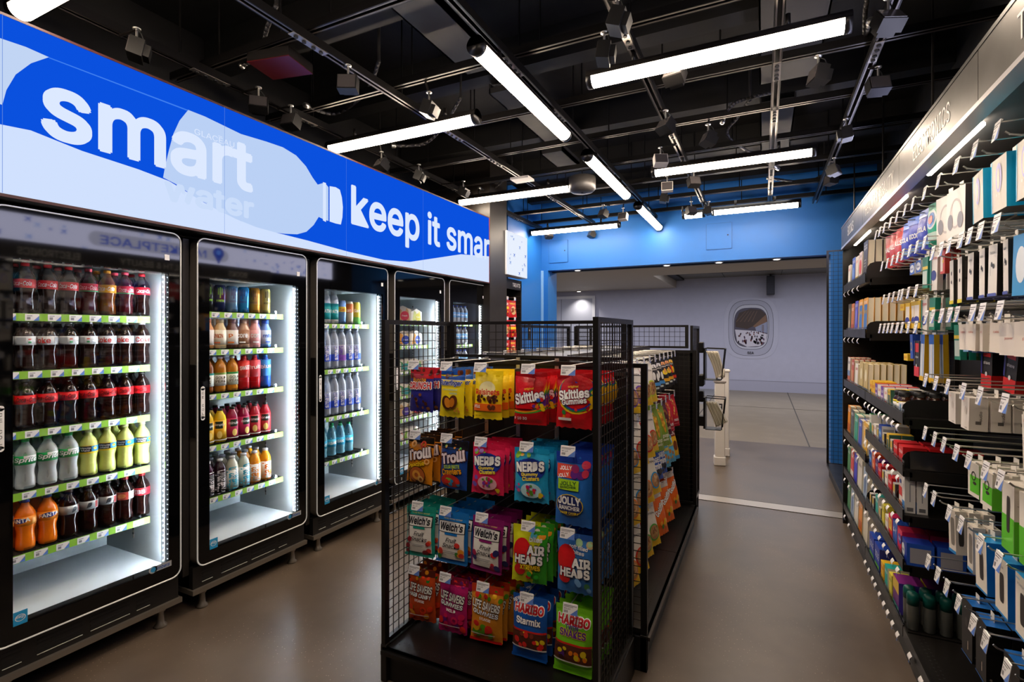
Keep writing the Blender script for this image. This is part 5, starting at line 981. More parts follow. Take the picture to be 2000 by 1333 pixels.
# ================================================================ wall shelving, right-hand run
HDR = M('#3b3733', .36, .65, 0, 'grain'); HB = M('#c9c6c8', .3, .5); CANL = M('#fff1dc', .4, 0, CANOPY_E)
BY = [4.76, 3.81, 2.86, 1.91, .96, .01]; BN = ['books', 'health', 'electronics', 'travel', 'nearest']; HT = ['BOOKS', 'HEALTH & BEAUTY', 'ELECTRONICS', 'TRAVEL', 'TRAVEL']
XF, XB = .575, 1.02
SH = [[1.845, 1.50, 1.115, .725, .43, .15], [1.115, .88, .675, .45, .15], [.15], [.15], [.15]]
def facing_tag(m, y, z, wd=.038):      # label clipped on the ticket rail of a shelf edge
    V = []; n = 5
    for j in range(n+1): t = j/n; V += [(XF-.012-.010*sin(pi*t), y-wd/2, z-.008-.036*t), (XF-.012-.010*sin(pi*t), y+wd/2, z-.008-.036*t)]
    m.add(V, [(2*j, 2*j+1, 2*j+3, 2*j+2) for j in range(n)], TAGW, True)
    m.add([(XF-.0225, y-wd/2, z-.040), (XF-.0225, y-wd/2+.016, z-.040), (XF-.0235, y-wd/2, z-.026)], [(0, 1, 2)], TAGB)
for b in range(5):
    y1, y0 = BY[b], BY[b+1]; L = y1-y0
    e = empty('wall_shelving_bay', (0, y0, 0), label='black wall shelving bay headed %s' % HT[b] if b < 4 else 'black wall shelving bay before the TRAVEL one, its tip only', cat='shelving', group='wall shelving bays')
    m = MB(); m.box(XB, XB+.015, 0, L, .1, 2.15, BLK)
    if b == 0:
        g_ = M('#2d2826', .4, .5)
        for i in range(20): m.rod((XB-.004, .03+i*.047, .2), (XB-.004, .03+i*.047, 2.1), .0016, g_, 4, cap=False)
        for i in range(44): m.rod((XB-.004, .02, .2+i*.044), (XB-.004, L-.02, .2+i*.044), .0016, g_, 4, cap=False)
    for z in [k_*.3 for k_ in range(1, 8)]: m.box(XB-.002, XB, .02, L-.02, z, z+.012, M('#1f1c1b', .35, .4))
    m.build('back_panel', e)
    m = MB(); m.box(XB-.02, XB, -.014, .014, 0, 2.16, BLKM); m.build('upright', e)
    m = MB(); m.box(XF-.02, XF, .002, L-.002, 2.165, 2.312, HDR); m.box(XF-.022, XF+.01, 0, L, 2.312, 2.325, BLKM); m.box(XF-.022, XF+.03, 0, L, 2.15, 2.165, HB)
    A = Art(m, lambda a, c, l: (XF-.0205-l, L/2-a, c), .0008)
    A.text(HT[b], 0 if b != 3 else -.05, 2.235, {0: .25, 1: .74, 2: .46, 3: .34, 4: .34}[b], .068, M('#f2efe8', .5), bold=0)
    m.build('header', e)
    m = MB(); m.add([(XF+.02, 0, 2.165), (XF+.02, L, 2.165), (XB, L, 2.26), (XB, 0, 2.26), (XF+.02, 0, 2.18), (XF+.02, L, 2.18), (XB, L, 2.275), (XB, 0, 2.275)], [(0, 1, 2, 3), (7, 6, 5, 4), (0, 3, 7, 4), (1, 5, 6, 2)], M('#8d8887', .35, .4)); m.build('canopy', e)
    m = MB(); m.bbox(XF+.035, XF+.055, L*.2, L*.8, 2.150, 2.166, CANL, .004); m.build('canopy_lamp', e)
    if b == 0:
        m = MB(); m.box(XF-.01, XB, L, L+.02, 0, 2.3, BLKM); m.build('end_frame', e)
    for si, z in enumerate(SH[b]):
        m = MB(); a, c = .006, L-.006
        m.box(XF, XB, a, c, z-.012, z-.004, BLKM); m.box(XF-.006, XF, a, c, z-.03, z+.022, BLKM); m.box(XF-.004, XF+.03, a, c, z-.034, z-.012, BLKM)
        if z > .3: m.box(XF+.02, XB, a, a+.01, z-.05, z-.012, BLKM)
        else:
            m.box(XF+.02, XF+.03, a, c, 0, z-.03, BLK)
            if b > 1:
                for i in range(int(L/.026)-1):
                    for r_ in (0, 1): m.lathe([(.0034, z-.0038), (.0034, z-.0034)], DK, 6, (XF+.045+r_*.018, .02+i*.026+r_*.013, 0), False)
        for i in range(int(L/.05)) if b < 2 else (): m.box(XF+.002, XF+.004, .02+i*.05, .055+i*.05, z-.004, z+.035, ACR)
        sh = m.build('shelf', e)
        if b < 2:
            for i in range(9 if b else 4):
                if b == 1 and si == 0 and i in (0, 1): pass
                t = MB(); facing_tag(t, .05+i*.1*(1+.02*((i*7) % 3)) if b else .2+i*.2, z-.03); t.build('price_tag', sh)
        elif z < .3:
            for i in range(5): t = MB(); facing_tag(t, .1+i*.17, z-.004); t.build('price_tag', sh)
# mesh-ended low bay beyond the run
e = empty('mesh_divider', (.60, 4.84, 0), label='tall black mesh divider on a low black base between the books bay and the entrance', cat='divider')
panel(e, lambda a, b, t: (a, 1.44+t, b), 0, .42, .12, 2.36, .042, 'mesh_panel', .02, .0022, M('#14110f', .4)); m = MB(); m.box(.02, .42, .02, 1.43, 0, .09, BLK); m.box(.0, .42, .02, 1.43, .10, .13, BLKM); m.build('base_deck', e)
# ---- books
PAGE = M('#f6edd6', .8); 
def book(w, h, t, col, arts_, label=None):
    e = empty('paperback_book', label=label, cat='book'); c = M(col, .35); m = MB()
    m.box(-w/2, w/2, 0, .0015, 0, h, c); m.box(-w/2, w/2, t-.0015, t, 0, h, c); m.box(-w/2, -w/2+.0015, .0, t, 0, h, c)
    A = Art(m, lambda x, y, l: (x*w, -.0002-l, y*h), .0004)
    for f in arts_: f(A); A.up()
    m.build('cover', e); m = MB(); m.box(-w/2+.002, w/2-.003, .0016, t-.0016, .003, h-.003, PAGE); m.build('page_block', e)
    return Proto(e)
def ar(x0, y0, x1, y1, c): return lambda A: A.rect(x0, y0, x1, y1, M(c, .35), 1, 1)
def at(t, cx, cy, w, h, c='#ffffff', rot=0): return lambda A: A.text(t, cx, cy, w, h, M(c, .4), rot=rot)
def ae(cx, cy, rx, ry, c): return lambda A: A.ell(cx, cy, rx, ry, M(c, .4))
BK = {'blue': book(.13, .20, .028, '#3a62c8', [at('THE SEA', 0, .85, .8, .1), ae(0, .45, .3, .2, '#7fa5ea')]), 'white': book(.11, .19, .028, '#e6e0d8', [ar(-.5, .1, .5, .25, '#e8c020'), at('HOME', 0, .8, .7, .1, '#c8342c')]),
 'red': book(.12, .2, .03, '#e8d8d4', [ae(0, .5, .35, .25, '#d8343c'), at('LOVE', 0, .85, .7, .08, '#5a2a6a')]), 'dark': book(.15, .245, .038, '#4a4448', [at('this is for', 0, .88, .7, .06), at('everyone', 0, .79, .7, .07), at('a novel', 0, .5, .4, .04), at('of hope', 0, .42, .4, .04), at('and light', 0, .34, .4, .04), ar(-.5, 0, .5, .04, '#7a4ac8')]),
 'photo': book(.13, .22, .03, '#4a463c', [ae(0, .5, .25, .35, '#c8bca0'), ae(0, .55, .12, .16, '#6a5a48')]), 'rust': book(.12, .215, .03, '#c8743c', [ar(-.5, 0, .5, .3, '#a8442c'), at('DUST', 0, .8, .7, .1)]), 'violet': book(.12, .225, .028, '#4a4ac8', [at('NIGHT', 0, .86, .8, .09), ae(0, .5, .25, .25, '#8a8ae8'), ar(-.4, .05, .4, .12, '#f0c020')]),
 'sun': book(.14, .225, .034, '#f0a81c', [ar(-.4, .1, .4, .82, '#3a7ac8'), at('MEMORY', 0, .88, .8, .08, '#ffffff'), at('SUMMER', 0, .6, .6, .1, '#f0c020')]), 'field': book(.12, .2, .03, '#c86a4c', [ar(-.5, .5, .5, 1, '#e8e4e0'), ar(-.5, .3, .5, .5, '#7a9ac8'), at('ROAD', 0, .8, .6, .1, '#3a3a6a')]),
 'brick': book(.11, .19, .03, '#b8482c', [at('MAPS', 0, .85, .7, .1), ar(-.4, .1, .4, .6, '#d88a5a')]), 'cream': book(.11, .17, .026, '#f0ece6', [at('calm', 0, .8, .7, .12, '#c83a3a'), ar(-.5, .1, .5, .14, '#d84a4a')]), 'gold': book(.13, .19, .03, '#c8b06a', [ae(0, .6, .25, .2, '#f0e8c8'), ar(-.5, .1, .5, .18, '#2a3a2a')]),
 'amber': book(.12, .22, .035, '#f0981c', [at('RICH', 0, .85, .8, .12), ar(-.4, .15, .4, .4, '#c85a10')]), 'slate': book(.12, .21, .035, '#4a5058', [at('DEEP', 0, .85, .7, .1)]), 'teal': book(.13, .2, .04, '#2aa890', [at('LEAN', 0, .82, .7, .12)]), 'indigo': book(.12, .19, .03, '#3a5ac8', [at('CODE', 0, .82, .7, .12)]), 'butter': book(.14, .2, .07, '#f0b82c', [at('FEAST', 0, .8, .8, .12), ae(0, .4, .3, .2, '#e8e0d0')]),
 'leaf': book(.12, .2, .03, '#5a9a6a', [at('GROW', 0, .8, .7, .1)]), 'coral': book(.12, .21, .03, '#d8484a', [at('FIRE', 0, .8, .7, .12), ar(-.5, .1, .5, .3, '#f0e8e0')]), 'royal': book(.12, .21, .03, '#3a3ad0', [at('POWER', 0, .8, .8, .12)]), 'ivory': book(.15, .22, .03, '#e8e2d6', [at('stories', .0, .8, .7, .1, '#5a5a5a')]), 'mist': book(.13, .2, .03, '#b0c4dc', [ae(0, .5, .2, .3, '#5a7ab0')]), 'tome': book(.15, .235, .06, '#e6ddca', [at('HISTORY', 0, .8, .8, .08, '#6a5a4a')])}
BKS = [(0, [(4.62, 'cream', 1), (4.42, 'blue', 2), (4.27, 'white', 2), (4.13, 'red', 2), (3.95, 'dark', 5)]), (1, [(4.62, 'photo', 2), (4.46, 'rust', 2), (4.30, 'violet', 2), (4.12, 'sun', 3), (3.94, 'sun', 6)]),
       (2, [(4.64, 'field', 4), (4.46, 'brick', 4), (4.29, 'cream', 3), (4.10, 'gold', 5), (3.93, 'gold', 6)]), (3, [(4.64, 'amber', 2), (4.48, 'slate', 2), (4.31, 'teal', 3), (4.14, 'indigo', 2), (3.94, 'butter', 3)]),
       (4, [(4.64, 'leaf', 2), (4.48, 'coral', 2), (4.33, 'royal', 2), (4.15, 'ivory', 3), (3.95, 'mist', 3)]), (5, [(4.64, 'leaf', 2), (4.47, 'mist', 2), (4.30, 'ivory', 2), (4.13, 'amber', 1), (3.94, 'tome', 4)])]
BW = {'blue': 'blue', 'white': 'white and yellow', 'red': 'red-disc pale', 'dark': 'charcoal', 'photo': 'sepia portrait', 'rust': 'rust orange', 'violet': 'violet', 'sun': 'orange-bordered blue', 'field': 'landscape-covered', 'brick': 'brick red', 'cream': 'small cream', 'gold': 'dull gold', 'amber': 'amber', 'slate': 'slate grey', 'teal': 'teal', 'indigo': 'indigo', 'butter': 'thick butter yellow', 'leaf': 'leaf green', 'coral': 'coral red', 'royal': 'royal blue', 'ivory': 'ivory', 'mist': 'pale blue', 'tome': 'thick ivory'}
TT = {'dark': .038, 'sun': .034, 'amber': .035, 'slate': .035, 'teal': .04, 'butter': .07, 'tome': .06, 'blue': .028, 'white': .028, 'violet': .028, 'cream': .026}
for s_, cols in BKS:
    for ci, (y, k, n) in enumerate(cols):
        for j in range(n):
            BK[k].place((XF+.012+j*(TT.get(k, .03)+.004), y, SH[0][s_]-.003), (-.03 if j == 0 else -.01, 0, -pi/2), '%s paperback, %s shelf down, %s stack from the entrance, %s' % (BW[k], ORD[s_], ORD[ci], 'front copy' if j == 0 else '%s copy back' % ORD[j]), 'books in the books bay')
# shelf dividers
def divider(x, y, z, d, h, lab):
    m = MB(); m.prism([(0, 0), (d, 0), (d, h), (.05, h), (.02, h*.9), (.005, h*.7), (0, h*.5)], lambda a, b, t: (x+a, y+t, z+b), -.0015, .0015, BLK); tag(m.build('shelf_divider', fix=True), lab, 'divider', 'black shelf dividers')
for i, (y, z, h) in enumerate(((3.845, 1.845, .10), (3.835, 1.50, .075), (3.72, 1.115, .08), (2.93, 1.115, .08), (3.845, .43, .1), (3.30, .88, .09), (2.93, .88, .08), (3.05, .675, .09), (3.60, .45, .09))):
    divider(XF+.005, y, z-.004, .36, h, 'black curved shelf divider, %s' % ['top books shelf', 'second books shelf', 'medicine shelf close to the books', 'medicine shelf under the peg hooks', 'low books shelf', 'middle of the small-box shelf', 'end of the small-box shelf', 'shelf of tubes and cartons', 'shelf of bright small boxes'][i])
# ---- boxes and bottles on the health shelves
def carton(name, w, h, d, front, side=None, top=None, arts_=(), sarts=(), tab=False, cat='box', bottom=None):
    """cardboard box, front toward -y, near side toward +x; tab=True hangs it by a tab at the origin"""
    e_z = -h-.012 if tab else 0; m = MB(); F_ = M(front, .42); S_m = M(side or front, .42); T_ = M(top or front, .42); B_ = M(bottom or side or front, .42)
    V = [(x, y, z+e_z) for z in (0, h) for y in (0, d) for x in (-w/2, w/2)]
    for f, mt in (((0, 1, 5, 4), F_), ((2, 6, 7, 3), F_), ((0, 4, 6, 2), S_m), ((1, 3, 7, 5), S_m), ((4, 5, 7, 6), T_), ((0, 2, 3, 1), B_)):
        m.add([V[i] for i in f], [(0, 1, 2, 3)], mt)
    A = Art(m, lambda x, y, l: (x*w, -.0001-l, y*h+e_z), .0005)
    for f in arts_: f(A); A.up()
    A = Art(m, lambda x, y, l: (w/2+.0001+l, d/2+x*d, y*h+e_z), .0005)
    for f in sarts: f(A); A.up()
    if tab:
        m.box(-.016, .016, d/2-.0008, d/2+.0008, -.014, .016, M('#e9e4dc', .5))
        o = m.build(name)
        return Proto(tag(o, cat=cat))
    return Proto(tag(m.build(name), cat=cat))
HB_ = {}
def H(k, nm, *a, **kw): HB_[k] = carton(nm, *a, **kw)
H('y', 'medicine_box', .07, .1, .05, '#f0c020', '#e8b01c', arts_=[at('RELIEF', 0, .7, .8, .14, '#c8281c')]); H('p', 'medicine_box', .065, .095, .05, '#6a3aa8', '#e8e0e8', '#d83a3a', [at('SLEEP', 0, .7, .8, .14), ae(0, .35, .3, .15, '#f0d8f0')])
H('w', 'medicine_box', .065, .09, .05, '#f2eee8', '#e8e2dc', '#f2eee8', [at('COLD', 0, .75, .7, .14, '#d8281c'), ar(-.4, .1, .4, .3, '#d8281c')]); H('g', 'medicine_box', .06, .095, .05, '#f0c83a', '#3a6a5a', arts_=[ar(-.35, .2, .35, .7, '#3a5a5a'), at('ALLERGY', 0, .85, .8, .1, '#1a3a2a')])
H('r', 'medicine_box', .08, .09, .09, '#d81e24', '#c8181e', '#e03038', [at('COUGH', 0, .7, .8, .16)], [ar(-.2, .1, .3, .45, '#e8e4e0')]); H('o', 'medicine_box', .07, .12, .05, '#ee5a1c', '#d84a14', arts_=[at('DAY', 0, .75, .6, .14), ae(0, .4, .3, .12, '#f8b08a')])
H('v', 'medicine_box', .07, .1, .05, '#5a2a7a', '#4a1e6a', arts_=[at('NIGHT', 0, .7, .8, .14)]); H('b', 'medicine_box', .08, .11, .06, '#1c3a9c', '#d8d8dc', '#2048b0', [ae(-.05, .6, .35, .22, '#3a9ae8'), at('HEAL', 0, .6, .6, .12)], [ar(-.4, .2, .4, .85, '#9a9aa0')])
H('t', 'medicine_box', .07, .12, .05, '#2ab0a8', '#e8e4e0', arts_=[at('FRESH', 0, .75, .8, .12), ar(-.5, .0, .5, .2, '#f0e8e0')]); H('yy', 'medicine_box', .06, .12, .045, '#e8dc4a', '#d8cc3a', arts_=[at('LEMON', 0, .75, .8, .1, '#4a6a1c')])
H('m', 'medicine_box', .08, .12, .06, '#e8202c', '#d81c5a', '#f02a6a', [ar(-.4, .4, .4, .85, '#f8e01c'), at('M', 0, .62, .4, .3, '#d81c24')]); H('k', 'medicine_box', .09, .12, .09, '#1e5ac0', '#2a6ad0', '#1a48a8', [at('K-Y', 0, .65, .7, .2)], [at('K-Y', 0, .6, .7, .15)])
H('pk', 'medicine_box', .09, .12, .1, '#e0245a', '#c81c4c', '#a81840', [ae(0, .6, .35, .2, '#3a3ab0'), at('TRIM', 0, .6, .5, .1)], [ar(-.3, .2, .3, .4, '#3a3ab0')]); H('bb', 'cotton_swab_box', .1, .1, .1, '#1a3aa8', '#2a5ac8', '#1a3aa8', [ae(-.1, .5, .25, .3, '#e8f0f8'), at('soft', -.1, .5, .3, .12, '#1a3aa8')], [ar(-.38, .12, .38, .8, '#a8a8b4')])
H('tp', 'toothpaste_box', .045, .17, .04, '#f2f0ee', '#e8e6e6', arts_=[ar(-.5, .0, .5, .3, '#3a8ad8'), at('white', 0, .6, .3, .3, '#8a8a9a', pi/2)], sarts=[ar(-.05, .3, .05, .8, '#9a9aa8'), ar(-.3, .05, .3, .15, '#6a6a70')]); H('tr', 'toothpaste_box', .06, .17, .045, '#e8e0dc', '#d8342c', arts_=[ar(-.5, .35, .5, .6, '#d8281c'), ar(-.5, .0, .5, .2, '#e87a2a'), ae(.1, .75, .25, .06, '#2a4aa8')])
H('ti', 'tissue_pack', .075, .055, .11, '#e6e4ee', '#f0eef4', '#f4f2f4', [ar(-.1, .1, .2, .9, '#3a9ac8')], [ar(-.45, .1, -.15, .9, '#3a3aa8'), ar(.2, .1, .45, .9, '#3a3aa8')]); H('fb', 'carton', .14, .14, .09, '#1e3ab0', '#162c90', '#1e48b8', [at('SOLE', 0, .6, .7, .25, '#e8ecf4'), ar(-.4, .1, .4, .25, '#7ae02a')])
H('dd', 'pad_box', .12, .15, .1, '#6a1f7a', '#4a3aa8', '#8a2a8a', [ar(-.5, .6, .5, 1, '#e8c02a'), ar(-.5, 0, .5, .2, '#2ab0a0')]); H('sm', 'small_tube_box', .045, .08, .04, '#c8c4c0', '#4a4846', arts_=[ar(-.4, .5, .4, .9, '#d8b82a')]); H('gn', 'medicine_box', .055, .13, .05, '#2a8a4a', '#e8e4e0', arts_=[ar(-.5, .6, .5, 1, '#e8e8e0'), at('ALOE', 0, .8, .7, .1, '#2a6a3a')])
def vit_bottle():
    e = empty('vitamin_bottle', cat='bottle'); m = MB(); m.lathe([(.026, 0), (.029, .006), (.029, .062), (.022, .075), (.021, .08)], M('#3a1c10', .15), 18); m.build('bottle_body', e)
    m = MB(); m.lathe([(.023, .078), (.024, .08), (.024, .1), (.022, .102)], M('#141414', .4), 18); m.build('cap', e); m = MB(); m.lathe([(.0296, .012), (.0296, .052)], M('#f0ece4', .4), 18); m.lathe([(.0299, .046), (.0299, .056)], M('#e8d81c', .4), 18); m.build('paper_label', e); return Proto(e)
def spray_can():
    e = empty('spray_can', cat='spray can'); m = MB(); m.lathe([(.021, 0), (.023, .004), (.023, .12), (.020, .128)], M('#7d7f7c', .3, .6), 18); m.build('can_body', e)
    m = MB(); m.lathe([(.0235, .112), (.0235, .15), (.021, .163), (.010, .170)], M('#0b5a54', .4), 18); m.build('cap', e); return Proto(e)
HB_['vb'] = vit_bottle(); HB_['sc'] = spray_can()
HW = {'y': 'yellow medicine box', 'p': 'purple medicine box', 'w': 'white cold-medicine box', 'g': 'gold-framed medicine box', 'r': 'red lozenge box', 'o': 'orange medicine box', 'v': 'violet medicine box', 'b': 'navy box with a sky oval', 't': 'teal box', 'yy': 'slim lemon-yellow box', 'm': 'red box with a yellow panel', 'k': 'blue box with two-letter logo', 'pk': 'crimson box', 'bb': 'blue swab box with round seal', 'tp': 'upright white toothpaste box', 'tr': 'red and white toothpaste box', 'ti': 'white and purple tissue pack', 'fb': 'blue insole carton', 'dd': 'purple and yellow pad box', 'sm': 'tiny grey tube box', 'gn': 'green and white slim box', 'vb': 'brown vitamin bottle with black cap', 'sc': 'silver spray can with teal cap'}
HS = [(0, [(3.72, 'y', 2, .054), (3.64, 'y', 2, .054), (3.56, 'p', 3, .054), (3.48, 'w', 3, .054), (3.40, 'p', 3, .054), (3.31, 'w', 3, .054), (3.23, 'g', 2, .054), (3.14, 'vb', 4, .06), (3.06, 'vb', 5, .06), (2.99, 'ti', 3, .115)]),
      (1, [(3.74, 'gn', 2, .054), (3.67, 'sm', 2, .044), (3.60, 'w', 2, .054), (3.52, 'sm', 2, .044), (3.45, 'b', 1, .06), (3.37, 'sm', 2, .044), (3.26, 'g', 2, .054), (3.18, 'sm', 2, .044), (3.09, 'r', 2, .1), (2.98, 'r', 3, .1)]),
      (2, [(3.74, 'b', 2, .064), (3.64, 'o', 3, .054), (3.55, 'v', 2, .054), (3.47, 'r', 2, .1), (3.38, 'sm', 2, .044), (3.30, 'w', 2, .054), (3.21, 'r', 1, .1), (3.12, 'sm', 1, .05), (2.985, 'tr', 1, .05), (2.93, 'tp', 2, .045)]),
      (3, [(3.74, 'sm', 2, .05), (3.66, 'sm', 2, .05), (3.55, 't', 2, .054), (3.46, 'sm', 2, .05), (3.38, 'yy', 2, .05), (3.29, 'w', 2, .054), (3.20, 'm', 2, .064), (3.10, 'k', 2, .095), (3.0, 'pk', 3, .105), (2.92, 'bb', 3, .11)]),
      (4, [(3.70, 'fb', 2, .1), (3.54, 'fb', 2, .1), (3.40, 'y', 2, .054), (3.30, 't', 2, .054), (3.20, 'yy', 2, .05), (3.08, 'dd', 2, .11), (2.97, 'sc', 5, .06), (2.905, 'sc', 6, .06)])]
HOOK_SC = ('vb', 'sc')
for s_, cols in HS:
    for ci, (y, k, n, sp) in enumerate(cols):
        for j in range(n):
            HB_[k].place((XF+.010+(.03 if k in HOOK_SC else 0)+j*sp, y+(.02 if s_ == 3 and k == 'bb' else 0)*0, SH[1][s_]-.003), (0, 0, -pi/2), '%s, %s health shelf, %s column from books, %s' % (HW[k], ORD[s_], ORD[ci], 'front' if j == 0 else '%s back' % ORD[j]), 'goods on the health bay shelves')
# acrylic tray on the small-box shelf
m = MB(); m.box(.60, .95, 2.88, 2.884, .88, .96, M('#2a2624', .1)); m.box(.60, .604, 2.88, 3.02, .88, .93, ACR); tag(m.build('acrylic_tray'), 'smoked acrylic tray front on the small-box shelf', 'tray')

# ---- peg hooks on the wall
hookW = make_hook(.40, .25, 'peg_hook', .046, .056)
def U(us, z, X=.62): return [onX(u, 650, X)[0] for u in us]
WR = [('top', 2.08, [1718, 1725, 1735, 1747, 1761, 1777, 1794, 1817, 1846, 1880, 1918, 1965]), ('second', 1.815, [1833, 1848, 1868, 1888, 1908, 1930, 1960]), ('third', 1.565, [1820, 1833, 1850, 1865, 1883, 1912, 1932, 1968]),
      ('fourth', 1.305, [1819, 1840, 1865, 1897, 1931, 1977]), ('fifth', 1.085, [1818, 1838, 1857, 1879, 1904, 1939, 1972]), ('sixth', .85, [1819, 1836, 1866, 1892, 1930, 1968]), ('lowest', .57, [1822, 1841, 1861, 1886, 1912, 1941, 1984]),
      ('second health', 1.875, [1731, 1741, 1751, 1762, 1773, 1786, 1802, 1817]), ('third health', 1.685, [1734, 1744, 1754, 1765, 1771, 1784, 1799]), ('fourth health', 1.525, [1726, 1734, 1742, 1750, 1760, 1771, 1784, 1797])]
WY = {}
for nm, z, us in WR:
    WY[nm] = (z-.022, U(us, z))
    for i, y in enumerate(WY[nm][1]):
        hookW.place((XB, y, z-.022), (0, 0, -pi/2+random.uniform(-.03, .03)), 'wall peg hook, %s row, %s from the books end' % (nm, ORD[i]), 'peg hooks of the wall bays')
def dv(cx, cy, rx, ry, c='#2c2622'): return lambda A: A.ell(cx, cy, rx, ry, M(c, .4), 0, 18, 5.)
def phones(c1, c2): return lambda A: (A.ring(0, .55, .28, .16, M(c1, .5), 24, .32), A.rect(-.42, .22, .42, .5, A_bg[0], 1, 1) if False else None, A.up(), A.ell(-.28, .42, .14, .15, M(c2, .5)), A.ell(.26, .40, .15, .15, M(c2, .5)))
A_bg = [None]
IC = [ae(0, .9-.125*i, .09+.05*(i % 2), .012, '#d8d8d8') for i in range(7)]+[ar(-.28, .865-.125*i, .28, .868-.125*i, '#a8a8a8') for i in range(7)]
PK = {}
def K_(k, *a, **kw): PK[k] = carton(*a, tab=True, **kw)
K_('cy', 'headphone_box', .128, .165, .075, '#ddd4c6', '#18b6e0', '#18b6e0', [ar(-.5, 0, -.44, 1, '#18b6e0'), ae(.02, .62, .2, .28, '#b8aee8'), ae(0, .6, .1, .2, '#ddd4c6'), ae(-.1, .3, .03, .03, '#f4f0ea'), ae(.1, .3, .03, .03, '#f4f0ea')], bottom='#3a3230')
K_('so', 'headphone_box', .155, .205, .035, '#f0e8e2', '#3a2a26', '#e8e0da', [phones('#c8c0c0', '#8a8a94'), at('SONY', .05, .12, .3, .04, '#8a8a8a')])
K_('wb', 'earphone_box', .062, .165, .05, '#f2ede6', '#14120f', arts_=[ae(-.1, .62, .1, .05, '#1c1a18'), ae(.12, .58, .1, .05, '#1c1a18'), at('bass', 0, .85, .5, .05, '#5a5a5a'), ar(-.5, 0, .5, .06, '#4a5ab0'), ar(-.13, .4, -.11, .62, '#2a2a2a')], sarts=IC, bottom='#5a6ab8')
K_('wd', 'earphone_box', .055, .17, .04, '#efe9e2', '#2c2824', arts_=[ae(0, .7, .14, .05, '#1c1a18'), ae(0, .5, .12, .04, '#1c1a18'), ar(-.5, 0, .5, .08, '#f0e020')], sarts=[ar(-.3, .1, .3, .5, '#57514a'), ar(-.3, .55, .3, .9, '#4a443e')])
K_('bl', 'phone_case_box', .11, .175, .05, '#2a9ade', '#2a9ade', arts_=[ae(0, .5, .3, .3, '#e8f0f8')], sarts=[ar(-.5, 0, .5, .08, '#1a6ab8')])
K_('be', 'cable_box', .085, .095, .05, '#ece2d6', '#e4dacd', '#f2eae0', [at('cable', 0, .7, .5, .08, '#c87a6a')], [ar(-.2, .3, .2, .34, '#cfc4b6'), ar(-.2, .6, .2, .63, '#cfc4b6')])
K_('bw', 'charger_box', .13, .10, .09, '#eee4da', '#f2e9df', '#f8f0e8', [at('power', 0, .5, .4, .08, '#c87a6a')], [ae(0, .5, .12, .1, '#cfc8c0')])
K_('su', 'earbud_box', .075, .115, .052, '#efe8e0', '#cfc8c0', '#f2ece4', [at('A2', -.2, .88, .25, .06, '#e8a89a'), ae(.1, .6, .14, .12, '#ddd4ca'), at('sudio', .2, .07, .3, .04, '#5a5450')], [at('sudio', .1, .45, .3, .16, '#4a4642', pi/2), ar(-.16, .2, .14, .3, '#5a5652')])
K_('a3', 'earbud_box', .085, .155, .06, '#f2e9df', '#e9dfd4', '#f4ece2', [at('A3', -.22, .9, .25, .06, '#d8a89a'), ae(-.08, .55, .2, .13, '#4a403c'), ae(.25, .5, .08, .06, '#4a403c'), ar(.22, .34, .27, .5, '#4a403c'), at('sudio', .2, .06, .3, .04, '#5a5450')], [at('A3', 0, .88, .3, .05, '#6a6058')])
K_('gs', 'cable_box', .08, .115, .04, '#efe8de', '#58b81e', '#efe8de', [ar(-.3, .12, .5, .62, '#5cc81e'), lambda A: A.ring(.05, .62, .14, .3, M('#2a2420'), 16, .2), ae(.15, .42, .15, .05, '#2a2420')], [ar(-.5, .62, .5, 1, '#cfc8be')], bottom='#3a8a14')
K_('gb', 'power_bank_box', .09, .20, .065, '#efe8de', '#cfc7bb', '#efe8de', [ar(-.5, 0, .5, .52, '#5cc81e'), dv(.05, .55, .13, .27), ar(-.4, .12, -.1, .125, '#3a6a1a')], [ar(-.5, 0, .5, .5, '#4fae18'), ar(-.25, .85, .1, .93, '#6a645c'), ar(-.4, .72, .4, .73, '#8a847c'), ar(-.25, .1, .1, .2, '#5a9a2a')], bottom='#3a8a14')
K_('ws', 'charger_box', .05, .165, .035, '#ece4da', '#e0d8cd', '#ece4da', [dv(.1, .5, .28, .32, '#8a847c'), ar(-.5, 0, .5, .07, '#2a8ad8')], [dv(0, .5, .25, .3, '#3a3632')])
K_('bs', 'power_bank_box', .085, .175, .065, '#f0e8dc', '#1676c8', '#2a9ae0', [dv(.05, .48, .17, .26), ar(-.5, 0, .5, .04, '#1c8ad8'), at('POWER', -.05, .85, .5, .04, '#8a8a90'), ar(-.4, .92, -.1, .95, '#a8c8e8')], [at('portable', -.1, .35, .3, .14, '#9accf4', pi/2), at('CE', .2, .35, .12, .05, '#9accf4', pi/2), ar(-.1, .85, .3, .86, '#5ab0ea')], bottom='#0f4f90')
K_('bk', 'phone_case_box', .10, .20, .06, '#1c1918', '#0d0c0c', '#1a6ac0', [ae(-.05, .6, .14, .08, '#3a3634'), ar(.1, .15, .14, .3, '#d8c8b0'), ar(-.5, 0, .5, .02, '#1c5aa8')], [ae(-.3, .12, .06, .02, '#8a8078')], bottom='#1c5aa8')
K_('gi', 'razor_pack', .075, .17, .035, '#1a1718', '#1a1718', '#2a2a8a', [ar(-.35, .68, .35, .93, '#d81c1c'), at('shave', 0, .55, .6, .07, '#f0f0f0'), ar(-.5, 0, .5, .28, '#d81c20'), ae(0, .3, .1, .05, '#e8e8e8'), ar(-.5, .3, -.38, 1, '#2a2a8a')], [ar(-.5, .0, .5, .28, '#c81818')])
K_('tb', 'toothbrush_pack', .045, .21, .02, '#b8c8e0', '#c8a020', '#2a6ad0', [ar(-.5, .8, .5, 1, '#2a6ad0'), ar(-.12, .1, .12, .8, '#f0f0f0'), ar(-.5, 0, .5, .1, '#e8b81c')])
